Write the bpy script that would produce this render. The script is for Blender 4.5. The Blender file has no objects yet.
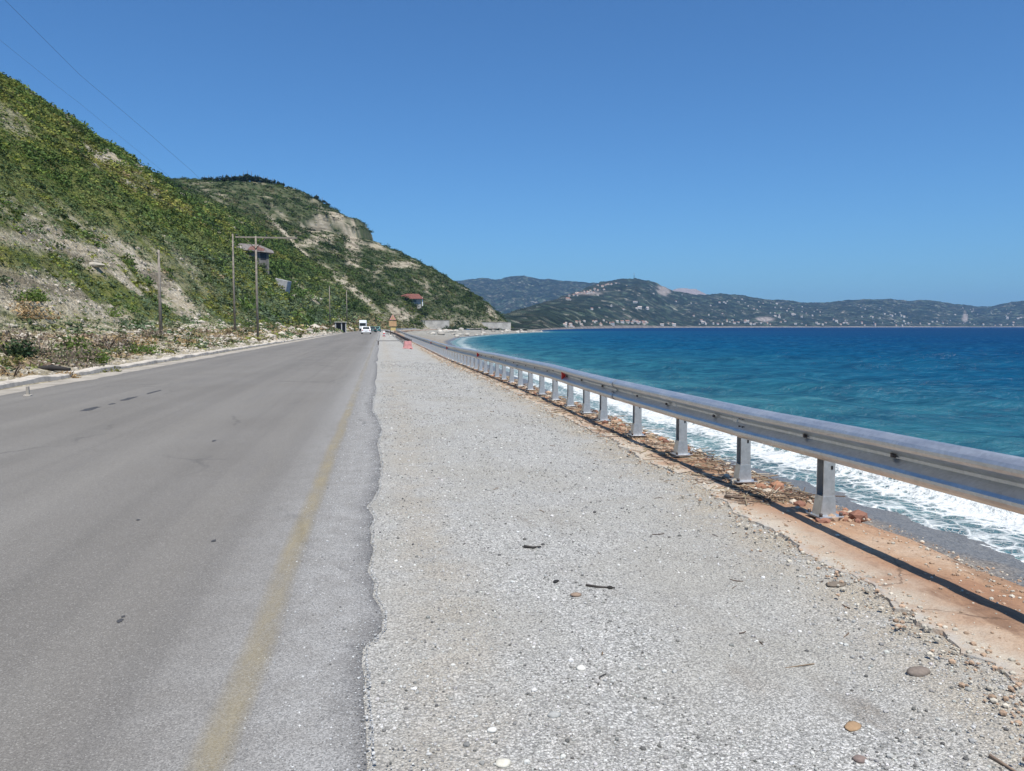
import bpy, bmesh, math, random
import numpy as np
from mathutils import Vector, Matrix
random.seed(7); RS = np.random.RandomState(7)
SC = bpy.context.scene
COL = SC.collection
PI = math.pi

# ------------------------------------------------------------------ camera maths
W, H, F = 1024, 771, 769.0
HZ, VPX, CH = 326.3, 381.0, 1.55
PIT = math.atan((H / 2 - HZ) / F)
YAW = math.atan((W / 2 - VPX) * math.cos(PIT) / F)
fw = np.array([math.sin(YAW) * math.cos(PIT), math.cos(YAW) * math.cos(PIT), -math.sin(PIT)])
rt = np.array([math.cos(YAW), -math.sin(YAW), 0.0])
up = np.cross(rt, fw)
CAM = np.array([0, 0, CH])
def ray(px, py): return fw + rt * (px - W / 2) / F + up * (H / 2 - py) / F
def gp(px, py, z=0.0):
    d = ray(px, py); return CAM + d * ((z - CH) / d[2])
def at(px, py, Y):
    d = ray(px, py); return CAM + d * (Y / d[1])
def project(P):
    v = P - CAM; k = v @ fw
    k = np.where(k < .1, .1, k)
    return W / 2 + F * (v @ rt) / k, H / 2 - F * (v @ up) / k

# ------------------------------------------------------------------ noise
_T = RS.rand(256, 256).astype(np.float64)
def vnoise(x, y, seed=0):
    x = np.asarray(x, float) + seed * 17.31; y = np.asarray(y, float) + seed * 9.73
    xi = np.floor(x).astype(int); yi = np.floor(y).astype(int)
    fx = x - xi; fy = y - yi
    fx = fx * fx * (3 - 2 * fx); fy = fy * fy * (3 - 2 * fy)
    a = _T[xi & 255, yi & 255]; b = _T[(xi + 1) & 255, yi & 255]
    c = _T[xi & 255, (yi + 1) & 255]; d = _T[(xi + 1) & 255, (yi + 1) & 255]
    return (a * (1 - fx) + b * fx) * (1 - fy) + (c * (1 - fx) + d * fx) * fy
def fbm(x, y, o=4, seed=0):
    s = 0; a = .5; t = 0
    for i in range(o):
        s = s + a * vnoise(x * 2 ** i, y * 2 ** i, seed + i * 3.1); t += a; a *= .5
    return s / t
def sstep(a, b, x):
    t = np.clip((np.asarray(x, float) - a) / (b - a), 0, 1); return t * t * (3 - 2 * t)

# ------------------------------------------------------------------ object helpers
def tag(o, label=None, cat=None, group=None, kind=None):
    if label: o['label'] = label
    if cat: o['category'] = cat
    if group: o['group'] = group
    if kind: o['kind'] = kind
    return o
def link(name, me, parent=None):
    o = bpy.data.objects.new(name, me); COL.objects.link(o)
    if parent is not None: o.parent = parent
    return o
def empty(name, loc, rz=0.0, label=None, cat=None, group=None):
    o = bpy.data.objects.new(name, None); COL.objects.link(o)
    o.location = [float(v) for v in loc]; o.rotation_euler.z = rz; o.empty_display_size = .2
    return tag(o, label, cat, group)
def np_mesh(name, verts, faces, mats=(), smooth=False, attrs=None, parent=None, mat_idx=None):
    verts = np.ascontiguousarray(verts, np.float32); faces = np.ascontiguousarray(faces, np.int32)
    n = faces.shape[1]
    me = bpy.data.meshes.new(name)
    me.vertices.add(len(verts)); me.vertices.foreach_set('co', verts.ravel())
    me.loops.add(faces.size); me.loops.foreach_set('vertex_index', faces.ravel())
    me.polygons.add(len(faces))
    me.polygons.foreach_set('loop_start', np.arange(0, faces.size, n, dtype=np.int32))
    me.polygons.foreach_set('loop_total', np.full(len(faces), n, np.int32))
    me.polygons.foreach_set('use_smooth', np.full(len(faces), bool(smooth)))
    if mat_idx is not None: me.polygons.foreach_set('material_index', np.asarray(mat_idx, np.int32))
    for k, v in (attrs or {}).items():
        v = np.asarray(v, np.float32)
        if v.ndim == 1:
            a = me.attributes.new(k, 'FLOAT', 'POINT'); a.data.foreach_set('value', v)
        else:
            a = me.attributes.new(k, 'FLOAT_COLOR', 'POINT')
            a.data.foreach_set('color', np.ascontiguousarray(np.c_[v, np.ones(len(v))], np.float32).ravel())
    me.update(); me.validate()
    for m in mats: me.materials.append(m)
    return link(name, me, parent)
def grid_faces(nr, nc):
    i = np.arange(nr * nc).reshape(nr, nc)
    return np.stack([i[:-1, :-1], i[:-1, 1:], i[1:, 1:], i[1:, :-1]], -1).reshape(-1, 4)

class MB:
    """collects simple shapes and links them as one mesh"""
    def __init__(s): s.bm = bmesh.new()
    def box(s, c, d, rot=None, bev=0.0, mi=0, taper=None):
        hx, hy, hz = d[0] / 2, d[1] / 2, d[2] / 2
        vs = []
        for sz in (-1, 1):
            tx, ty = (taper if (taper and sz > 0) else (1, 1))
            for sx, sy in ((-1, -1), (1, -1), (1, 1), (-1, 1)):
                v = Vector((sx * hx * tx, sy * hy * ty, sz * hz))
                if rot is not None: v = rot @ v
                vs.append(s.bm.verts.new(v + Vector(c)))
        q = [(3, 2, 1, 0), (4, 5, 6, 7), (0, 1, 5, 4), (1, 2, 6, 5), (2, 3, 7, 6), (3, 0, 4, 7)]
        fs = [s.bm.faces.new([vs[i] for i in k]) for k in q]
        for f in fs: f.material_index = mi
        if bev > 0:
            es = list({e for f in fs for e in f.edges})
            r = bmesh.ops.bevel(s.bm, geom=es, offset=bev, segments=2, affect='EDGES', profile=.5)
            for f in r['faces']: f.material_index = mi
        return s
    def tube(s, pts, r, n=8, cap=True, mi=0):
        pts = [Vector(p) for p in pts]
        rs = r if isinstance(r, (list, tuple)) else [r] * len(pts)
        rings = []
        for i, p in enumerate(pts):
            d = (pts[min(i + 1, len(pts) - 1)] - pts[max(i - 1, 0)]).normalized()
            a = Vector((0, 0, 1)) if abs(d.z) < .9 else Vector((1, 0, 0))
            x = d.cross(a).normalized(); y = d.cross(x)
            rings.append([s.bm.verts.new(p + (x * math.cos(2 * PI * k / n) + y * math.sin(2 * PI * k / n)) * rs[i]) for k in range(n)])
        for a, b in zip(rings, rings[1:]):
            for k in range(n):
                f = s.bm.faces.new((a[k], a[(k + 1) % n], b[(k + 1) % n], b[k])); f.material_index = mi; f.smooth = True
        if cap:
            s.bm.faces.new(rings[0][::-1]).material_index = mi; s.bm.faces.new(rings[-1]).material_index = mi
        return s
    def prism(s, poly, a, b, axis='y', mi=0):
        """extrude a 2D polygon from a to b along an axis; poly coordinates are the two other axes in order"""
        def P(p, t): return {'x': (t, p[0], p[1]), 'y': (p[0], t, p[1]), 'z': (p[0], p[1], t)}[axis]
        A = [s.bm.verts.new(P(p, a)) for p in poly]; B = [s.bm.verts.new(P(p, b)) for p in poly]
        n = len(poly)
        for k in range(n): s.bm.faces.new((A[k], A[(k + 1) % n], B[(k + 1) % n], B[k])).material_index = mi
        s.bm.faces.new(A[::-1]).material_index = mi; s.bm.faces.new(B).material_index = mi
        return s
    def loft(s, secs, mi=0, smooth=False):
        R = [[s.bm.verts.new(p) for p in q] for q in secs]; n = len(R[0])
        for a, b in zip(R, R[1:]):
            for k in range(n):
                f = s.bm.faces.new((a[k], a[(k + 1) % n], b[(k + 1) % n], b[k])); f.material_index = mi; f.smooth = smooth
        s.bm.faces.new(R[0][::-1]).material_index = mi; s.bm.faces.new(R[-1]).material_index = mi
        return s
    def build(s, name, mats, parent=None):
        bmesh.ops.recalc_face_normals(s.bm, faces=s.bm.faces[:])
        me = bpy.data.meshes.new(name); s.bm.to_mesh(me); s.bm.free()
        for m in (mats if isinstance(mats, (list, tuple)) else [mats]): me.materials.append(m)
        return link(name, me, parent)
def copy_tree(o, parent=None):
    c = o.copy(); COL.objects.link(c)
    if parent is not None: c.parent = parent
    for ch in list(o.children): copy_tree(ch, c)
    return c

# ------------------------------------------------------------------ node helpers
class Mat:
    def __init__(s, name):
        s.m = bpy.data.materials.new(name); s.m.use_nodes = True
        s.t = s.m.node_tree; s.b = s.t.nodes['Principled BSDF']
        s.o = s.t.nodes['Material Output']
    def n(s, typ, ins=None, **kw):
        d = s.t.nodes.new(typ)
        for k, v in kw.items(): setattr(d, k, v)
        for k, v in (ins or {}).items(): s.put(d.inputs[k], v)
        return d
    def put(s, sock, v):
        if isinstance(v, bpy.types.NodeSocket): s.t.links.new(v, sock)
        elif isinstance(v, (tuple, list)) and len(v) == 3 and sock.type == 'RGBA': sock.default_value = (*v, 1)
        else: sock.default_value = v
    def set(s, **kw):
        for k, v in kw.items(): s.put(s.b.inputs[k.replace('_', ' ')], v)
        return s
    def pos(s): return s.n('ShaderNodeNewGeometry').outputs['Position']
    def obj(s): return s.n('ShaderNodeTexCoord').outputs['Object']
    def attr(s, name, col=False): return s.n('ShaderNodeAttribute', attribute_name=name).outputs['Color' if col else 'Fac']
    def scl(s, v, x, y, z): return s.n('ShaderNodeMapping', {'Vector': v, 'Scale': (x, y, z)}).outputs[0]
    def noise(s, v, scale, detail=4, rough=.55, dist=0, col=False):
        return s.n('ShaderNodeTexNoise', {'Vector': v, 'Scale': scale, 'Detail': detail, 'Roughness': rough, 'Distortion': dist}).outputs['Color' if col else 'Fac']
    def vor(s, v, scale, feature='F1', out='Distance', rnd=1.0):
        d = s.n('ShaderNodeTexVoronoi', feature=feature); s.put(d.inputs['Vector'], v); s.put(d.inputs['Scale'], scale)
        s.put(d.inputs['Randomness'], rnd); return d.outputs[out]
    def ramp(s, f, stops, interp='LINEAR'):
        d = s.n('ShaderNodeValToRGB', {'Fac': f}); e = d.color_ramp.elements; d.color_ramp.interpolation = interp
        while len(e) < len(stops): e.new(.5)
        for el, (p, c) in zip(e, stops):
            el.position = p; el.color = (c, c, c, 1) if not isinstance(c, (tuple, list)) else (*c, 1)
        return d.outputs[0]
    def mix(s, f, a, b, blend='MIX'):
        d = s.n('ShaderNodeMix', data_type='RGBA', blend_type=blend)
        s.put(d.inputs[0], f); s.put(d.inputs[6], a); s.put(d.inputs[7], b); return d.outputs[2]
    def math(s, op, a, b=0.0, c=0.0, clamp=False):
        d = s.n('ShaderNodeMath', operation=op); d.use_clamp = clamp
        s.put(d.inputs[0], a); s.put(d.inputs[1], b); s.put(d.inputs[2], c); return d.outputs[0]
    def mapr(s, v, a, b, c=0.0, d=1.0):
        return s.n('ShaderNodeMapRange', {'Value': v, 'From Min': a, 'From Max': b, 'To Min': c, 'To Max': d}).outputs[0]
    def bump(s, h, strength=.5, dist=.02, normal=None):
        d = s.n('ShaderNodeBump', {'Height': h, 'Strength': strength, 'Distance': dist})
        if normal is not None: s.put(d.inputs['Normal'], normal)
        s.put(s.b.inputs['Normal'], d.outputs[0]); return d.outputs[0]
def simple(name, col, rough=.6, metal=0.0, var=.15, scale=8, bump=0.0):
    M = Mat(name); p = M.obj()
    n = M.noise(p, scale, 5)
    d = tuple(c * (1 - var) for c in col); l = tuple(min(1, c * (1 + var)) for c in col)
    M.set(Base_Color=M.ramp(n, [(.3, d), (.7, l)]), Roughness=rough, Metallic=metal)
    if bump: M.bump(M.noise(p, scale * 6, 4), bump, .01)
    return M.m

# ------------------------------------------------------------------ layout functions
def off(Y):
    """how far the road and coast swing to the right at distance Y"""
    Y = np.asarray(Y, float)
    a = .00083 * np.clip(Y - 220, 0, 340) ** 2
    t = np.clip(Y - 560, 0, 400)
    return a + .564 * t - .0038 * t * t
_sY = [-20, 0, 13, 19, 23, 30, 50, 100, 148, 224, 300, 400, 517, 590, 640, 700, 800]
_sX = [13.2, 12.9, 12.5, 12.3, 11.6, 11.3, 11.7, 13.0, 15.0, 20.0, 30, 55, 93, 125, 138, 120, 0]
def shore(Y): return np.interp(Y, _sY, _sX)
def dip(Y): return -.2 * sstep(14, 45, Y) * (1 - sstep(90, 160, Y))
def smooth_prof(k):
    s = np.array([p[0] for p in k], float); z = np.array([p[1] for p in k], float)
    S = np.linspace(-10, 420, 2151); Z = np.interp(S, s, z)
    ker = np.hanning(17); ker /= ker.sum()
    Zs = np.convolve(np.pad(Z, 8, 'edge'), ker, 'valid')
    w = np.clip(S / 8, 0, 1)
    return S, Z * (1 - w) + Zs * w
PN = smooth_prof([(-10, -.25), (-.5, -.1), (0, .06), (1.2, .34), (4, .8), (9, 1.1), (12, 1.8), (16, 5.5), (22, 12.5), (30, 21.5), (38, 30), (45, 36.6), (50, 40.6), (55, 43.6), (61, 45.5), (72, 46), (90, 42), (140, 28), (420, 20)])
PF = smooth_prof([(-10, -.25), (-.5, -.1), (0, .06), (2, .5), (8, 6.5), (18, 16), (30, 25.5), (40, 32), (50, 37), (65, 46.5), (81, 54), (102, 61.5), (111, 65), (115, 74), (139, 86), (166, 93), (213, 96), (260, 95), (420, 80)])
def hill_z(x, Y):
    x = np.asarray(x, float); Y = np.asarray(Y, float)
    s = off(Y) - 9.2 - x
    w = sstep(235, 400, Y)
    # wander of the foot of the steep slope
    e = sstep(6, 16, s)
    s2 = s + e * (fbm(x * 0 + Y / 40, s / 60, 3, 5) - .5) * 9 * (1 - .5 * w)
    z = np.interp(s2, *PN) * (1 - w) + np.interp(s2, *PF) * w * (1 + sstep(90, 135, s) * (np.interp(Y, [470, 500, 525, 545, 575], [.885, .90, .97, 1.01, 1.05]) - 1))
    amp = sstep(1, 40, s)
    n1 = (fbm(s / 26, Y / 60, 4, 11) - .5) * (3 + 4 * w)
    n2 = (fbm(s / 5, Y / 14, 4, 21) - .5) * 2.4
    rub = (fbm(x / .9, Y / .9, 4, 31) - .5) * .35 * sstep(.2, 2, s)
    gully = -3.0 * np.exp(-((Y - 392 - 8 * (fbm(s / 30, Y * 0, 2, 7) - .5)) / 7) ** 2) * sstep(14, 40, s)
    cl = np.exp(-((s - 110) / 26) ** 2) * sstep(520, 550, Y)
    q = z / 5.5 + 1.6 * fbm(x / 40, Y / 40, 3, 8)
    z = z - cl * 4.2 * (q - np.floor(q) - .5)
    ter = sstep(60, 100, s) * w * 2.5 * np.sin(z / 3.2 + 4 * fbm(x / 90, Y / 90, 2, 3))
    return z + amp * (n1 + n2) + rub + gully + ter
def hit_hill(px, py, y0=14.0, y1=900.0):
    """where the view line through a picture point meets the hill"""
    d = ray(px, py); d = d / d[1]
    Y = np.exp(np.linspace(math.log(y0), math.log(y1), 2600))
    P = CAM + d[None] * Y[:, None]
    k = np.nonzero(P[:, 2] < hill_z(P[:, 0], P[:, 1]))[0]
    i = k[0] if len(k) else len(Y) - 1
    return P[i]
def ground_z(x, Y):
    s = float(off(Y)) - 9.2 - x
    return float(hill_z(x, Y)) if s > -.2 else 0.0

# ------------------------------------------------------------------ render settings, camera, light
SC.render.engine = 'CYCLES'
SC.cycles.use_denoising = True
try: SC.cycles.denoiser = 'OPENIMAGEDENOISE'
except Exception: pass
SC.cycles.max_bounces = 6; SC.cycles.diffuse_bounces = 3; SC.cycles.glossy_bounces = 3
SC.cycles.transparent_max_bounces = 8; SC.cycles.volume_bounces = 0
SC.view_settings.view_transform = 'Standard'; SC.view_settings.look = 'None'
SC.view_settings.gamma = 1; SC.view_settings.use_curve_mapping = False
SC.view_settings.exposure = 0.46

cam = bpy.data.cameras.new('camera'); co = link('camera', cam); SC.camera = co
cam.sensor_width = 36; cam.lens = 36 * F / W; cam.clip_start = .05; cam.clip_end = 40000
co.location = CAM; co.rotation_euler = (PI / 2 - PIT, 0, -YAW)

SUN_EL = math.radians(65)
sdir = Vector((.06, -math.cos(SUN_EL), math.sin(SUN_EL))).normalized()
sl = bpy.data.lights.new('sun', 'SUN'); so = link('sun', sl)
sl.energy = 4.1; sl.angle = math.radians(.53); sl.color = (1, .945, .85)
so.rotation_euler = (-sdir).to_track_quat('-Z', 'Y').to_euler()
wd = bpy.data.worlds.new('World'); SC.world = wd; wd.use_nodes = True
wt = wd.node_tree; bg = wt.nodes['Background']
sky = wt.nodes.new('ShaderNodeTexSky'); sky.sky_type = 'NISHITA'; sky.sun_disc = False
sky.sun_elevation = math.asin(sdir.z); sky.sun_rotation = math.atan2(sdir.x, sdir.y)
sky.air_density = 1.0; sky.dust_density = .75; sky.ozone_density = 2.5; sky.altitude = 0
hs = wt.nodes.new('ShaderNodeMix'); hs.data_type = 'RGBA'; hs.blend_type = 'MULTIPLY'; hs.inputs[0].default_value = 1
hs.inputs[7].default_value = (.40, .71, 1.0, 1)       # very clear, dry air: a deeper blue
wt.links.new(sky.outputs[0], hs.inputs[6]); wt.links.new(hs.outputs[2], bg.inputs[0]); bg.inputs[1].default_value = .095

# ------------------------------------------------------------------ materials
def mat_asphalt():
    M = Mat('worn_asphalt'); p = M.pos(); e = M.attr('edge')
    track = M.noise(M.scl(p, .8, .02, 1), 1.0, 3, .5)
    big = M.noise(p, .35, 5)
    c = M.ramp(track, [(.3, (.138, .129, .116)), (.5, (.164, .153, .138)), (.7, (.188, .176, .158))])
    c = M.mix(M.mapr(big, .35, .7, 0, .35), c, (.225, .215, .20))
    stain = M.mapr(M.noise(M.scl(p, 1, .12, 1), 1.6, 4), .6, .75, 0, .3)
    c = M.mix(stain, c, (.13, .125, .125))
    # pale worn strip outside the edge line, dusty with gravel
    pale = M.mapr(e, .02, .12, 1, 0)
    n2 = M.noise(p, 5, 5)
    lowpale = M.math('MULTIPLY', pale, M.mapr(n2, .3, .6, .55, 1))
    c = M.mix(lowpale, c, (.285, .279, .268))
    dark = M.mapr(e, .0, .016, 1, 0)     # darker rim along the broken edge
    dark = M.math('MULTIPLY', dark, M.mapr(M.noise(p, 4, 4), .3, .6, .4, 1))
    c = M.mix(dark, c, (.145, .142, .14))
    ag = M.vor(p, 170, out='Color'); agv = M.n('ShaderNodeSeparateColor', {0: ag}).outputs[0]
    f = M.noise(p, 240, 2, .75)
    amp = M.mapr(lowpale, 0, 1, .42, .85)
    k = M.math('ADD', M.math('MULTIPLY', M.math('SUBTRACT', agv, .5), amp), M.math('MULTIPLY', M.math('SUBTRACT', f, .5), 1.3))
    crk = M.vor(M.n('ShaderNodeMixRGB', {0: .35, 1: M.scl(p, 1, .45, 1), 2: M.noise(p, 1.2, 5, col=True)}).outputs[0], .55, 'DISTANCE_TO_EDGE')
    c = M.mix(M.math('MULTIPLY', M.mapr(crk, 0, .012, .55, 0), M.mapr(M.noise(p, .3, 2), .5, .58, 0, 1)), c, (.075, .072, .07))
    tr = M.noise(M.scl(p, 2.2, .01, 1), 1.0, 2)
    c = M.mix(M.mapr(tr, .5, .65, 0, .22), c, (.115, .108, .10))
    c = M.mix(1.0, c, M.n('ShaderNodeCombineColor', {0: M.math('ADD', k, 1), 1: M.math('ADD', k, 1), 2: M.math('ADD', k, 1)}).outputs[0], 'MULTIPLY')
    c = M.mix(M.mapr(agv, .93, .96, 0, .45), c, (.36, .345, .32))
    M.set(Base_Color=c, Roughness=.85, Specular_IOR_Level=.3)
    M.bump(M.math('ADD', M.vor(p, 170), M.math('MULTIPLY', big, .5)), .3, .004)
    return M.m
def mat_gravel():
    M = Mat('grey_gravel'); p = M.pos()
    big = M.noise(p, .7, 5); mid = M.noise(M.scl(p, 1, .5, 1), 2.2, 5, .6)
    v1 = M.vor(p, 84, out='Color'); g1 = M.n('ShaderNodeSeparateColor', {0: v1}); d1 = M.vor(p, 84)
    v2 = M.vor(p, 200, out='Color'); g2 = M.n('ShaderNodeSeparateColor', {0: v2}); d2 = M.vor(p, 200)
    c = M.ramp(g1.outputs[0], [(0, (.10, .10, .095)), (.2, (.27, .27, .255)), (.5, (.43, .425, .40)), (.78, (.58, .57, .54)), (1, (.84, .82, .78))])
    cf = M.ramp(g2.outputs[0], [(0, (.12, .118, .11)), (.5, (.42, .412, .385)), (1, (.76, .74, .70))])
    c = M.mix(M.mapr(mid, .35, .65, .25, .85), c, cf)
    c = M.mix(M.mapr(big, .44, .6, 0, .75), c, M.ramp(g2.outputs[1], [(0, (.24, .225, .19)), (.5, (.39, .37, .325)), (1, (.56, .54, .49))]))
    c = M.mix(M.mapr(M.noise(M.scl(p, 1, .6, 1), 1.9, 6, .68), .56, .72, 0, .6), c, (.26, .24, .21))
    tn = M.math('MULTIPLY', M.attr('tan'), M.mapr(M.noise(p, 2.4, 5, .65), .36, .56, .1, .9))
    c = M.mix(tn, c, M.ramp(g2.outputs[2], [(0, (.25, .20, .14)), (.5, (.42, .36, .275)), (1, (.60, .55, .46))]))
    smu = M.mapr(M.noise(M.scl(p, 1, .45, 1), 1.15, 6, .7), .60, .70, 0, .65)
    c = M.mix(smu, c, M.ramp(g2.outputs[0], [(0, (.12, .10, .08)), (.6, (.25, .215, .18)), (1, (.40, .36, .31))]))
    gap = M.mapr(d1, .42, .75, 0, .65)
    c = M.mix(gap, c, (.17, .165, .155))
    M.set(Base_Color=c, Roughness=.9, Specular_IOR_Level=.25)
    h = M.math('SUBTRACT', M.math('MULTIPLY', g1.outputs[1], .5), d1)
    h = M.math('SUBTRACT', h, M.math('MULTIPLY', d2, .5))
    h = M.math('ADD', h, M.math('MULTIPLY', mid, 1.2))
    M.bump(h, .65, .010)
    return M.m
def mat_verge():
    M = Mat('rusty_earth'); p = M.pos(); e = M.attr('edge')
    n = M.noise(M.scl(p, 1, .45, 1), 1.3, 6, .6); n2 = M.noise(p, 9, 6, .65)
    c = M.ramp(n, [(.25, (.23, .12, .08)), (.40, (.36, .205, .125)), (.55, (.45, .30, .195)), (.72, (.56, .47, .37))])
    c = M.mix(M.mapr(n2, .45, .7, 0, .55), c, (.30, .17, .10))
    c = M.mix(M.math('MULTIPLY', M.mapr(e, .12, .4, 1, 0), M.mapr(M.noise(p, 3, 5), .35, .55, .3, .95)), c, (.50, .45, .37))
    pale = M.mapr(M.noise(M.scl(p, 1, .3, 1), .8, 4, .6), .58, .68, 0, .7)
    c = M.mix(pale, c, (.60, .53, .44))
    st_ = M.mapr(M.noise(M.scl(p, 1, .35, 1), 2.6, 6, .7), .54, .66, 0, .75)
    c = M.mix(st_, c, (.17, .095, .06))
    sp = M.noise(p, 90, 4, .75)
    c = M.mix(M.mapr(sp, .45, .7, 0, .6), c, (.24, .15, .10))
    cr = M.vor(M.n('ShaderNodeMixRGB', {0: .25, 1: p, 2: M.noise(p, 3, 4, col=True)}).outputs[0], 2.2, 'DISTANCE_TO_EDGE')
    c = M.mix(M.math('MULTIPLY', M.mapr(cr, .0, .02, .7, 0), M.mapr(M.noise(p, 1.1, 3), .45, .6, 0, 1)), c, (.10, .065, .045))
    c = M.mix(M.math('MULTIPLY', M.mapr(e, .0, .10, .85, 0), M.mapr(M.noise(p, 14, 4), .4, .6, .2, 1)), c, (.42, .41, .385))
    M.set(Base_Color=c, Roughness=.92, Specular_IOR_Level=.2)
    M.bump(M.math('ADD', n2, M.math('MULTIPLY', sp, .3)), .7, .03)
    return M.m
def mat_attr(name, rough=.8, var=.25, scale=20, spec=.25, trans=0.0):
    """colour from the mesh's own tint attribute with procedural variation"""
    M = Mat(name); c = M.attr('tint', True); n = M.noise(M.pos(), scale, 3)
    k = M.mapr(n, .25, .75, 1 - var, 1 + var)
    c2 = M.mix(1.0, c, M.n('ShaderNodeCombineColor', {0: k, 1: k, 2: k}).outputs[0], 'MULTIPLY')
    M.set(Base_Color=c2, Roughness=rough, Specular_IOR_Level=spec)
    if trans:
        t = M.n('ShaderNodeBsdfTranslucent', {'Color': c2}); mx = M.n('ShaderNodeMixShader', {0: trans})
        M.t.links.new(M.b.outputs[0], mx.inputs[1]); M.t.links.new(t.outputs[0], mx.inputs[2]); M.t.links.new(mx.outputs[0], M.o.inputs[0])
    return M.m
def mat_hill():
    M = Mat('hillside_soil'); p = M.pos(); b = M.attr('bare'); g = M.attr('far')
    n = M.noise(p, .22, 7, .62); n2 = M.noise(p, 1.7, 6, .65); n3 = M.noise(M.scl(p, 1, .35, 1), .5, 5)
    green = M.ramp(n, [(.28, (.075, .105, .024)), (.45, (.135, .158, .040)), (.6, (.185, .185, .058)), (.75, (.29, .245, .115))])
    green2 = M.ramp(n, [(.3, (.04, .06, .025)), (.5, (.075, .092, .042)), (.72, (.16, .145, .085))])
    green = M.mix(g, green, green2)
    soil = M.ramp(M.math('ADD', M.math('MULTIPLY', n2, .7), M.math('MULTIPLY', n3, .3)), [(.3, (.28, .22, .145)), (.45, (.45, .38, .27)), (.58, (.58, .515, .40)), (.72, (.68, .63, .52))])
    st = M.noise(M.scl(p, .04, .035, .42), 1.0, 5, .72)
    soil = M.mix(M.mapr(st, .40, .50, .75, 0), soil, (.14, .115, .08))
    soil = M.mix(M.math('MULTIPLY', g, M.mapr(n2, .5, .66, 0, .45)), soil, (.17, .14, .10))
    b = M.math('MULTIPLY', b, M.mapr(M.noise(p, .9, 6, .7), .28, .45, .4, 1.0))
    c = M.mix(b, green, soil)
    spk = M.vor(p, 5.0, out='Color'); sv = M.n('ShaderNodeSeparateColor', {0: spk}).outputs[0]
    k = M.mapr(sv, 0, 1, .72, 1.2)
    c = M.mix(1.0, c, M.n('ShaderNodeCombineColor', {0: k, 1: k, 2: k}).outputs[0], 'MULTIPLY')
    M.set(Base_Color=c, Roughness=.95, Specular_IOR_Level=.15)
    M.bump(M.math('ADD', n2, M.math('MULTIPLY', M.noise(p, 7, 5), .35)), .9, .5)
    return M.m
def mat_beach():
    M = Mat('beach_pebbles'); p = M.pos(); d = M.attr('up')
    g = M.n('ShaderNodeSeparateColor', {0: M.vor(p, 22, out='Color')}); n = M.noise(p, .8, 5)
    dry = M.ramp(g.outputs[0], [(0, (.12, .095, .07)), (.5, (.225, .185, .14)), (1, (.40, .34, .27))])
    wet = M.ramp(g.outputs[0], [(0, (.085, .080, .072)), (.5, (.128, .120, .108)), (1, (.19, .178, .16))])
    f = M.mapr(M.math('ADD', d, M.mapr(n, .3, .7, -.5, .5)), 1.3, 2.6, 0, 1)
    c = M.mix(f, wet, dry)
    far = M.attr('far')
    c = M.mix(M.math('MULTIPLY', far, M.mapr(d, .5, 3, 0, 1)), c, M.ramp(M.noise(p, .35, 6, .65), [(.3, (.16, .155, .12)), (.5, (.26, .245, .205)), (.65, (.36, .34, .30))]))
    M.set(Base_Color=c, Roughness=M.mapr(f, 0, 1, .35, .9))
    M.bump(M.math('ADD', M.vor(p, 22), n), .5, .03)
    return M.m
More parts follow.
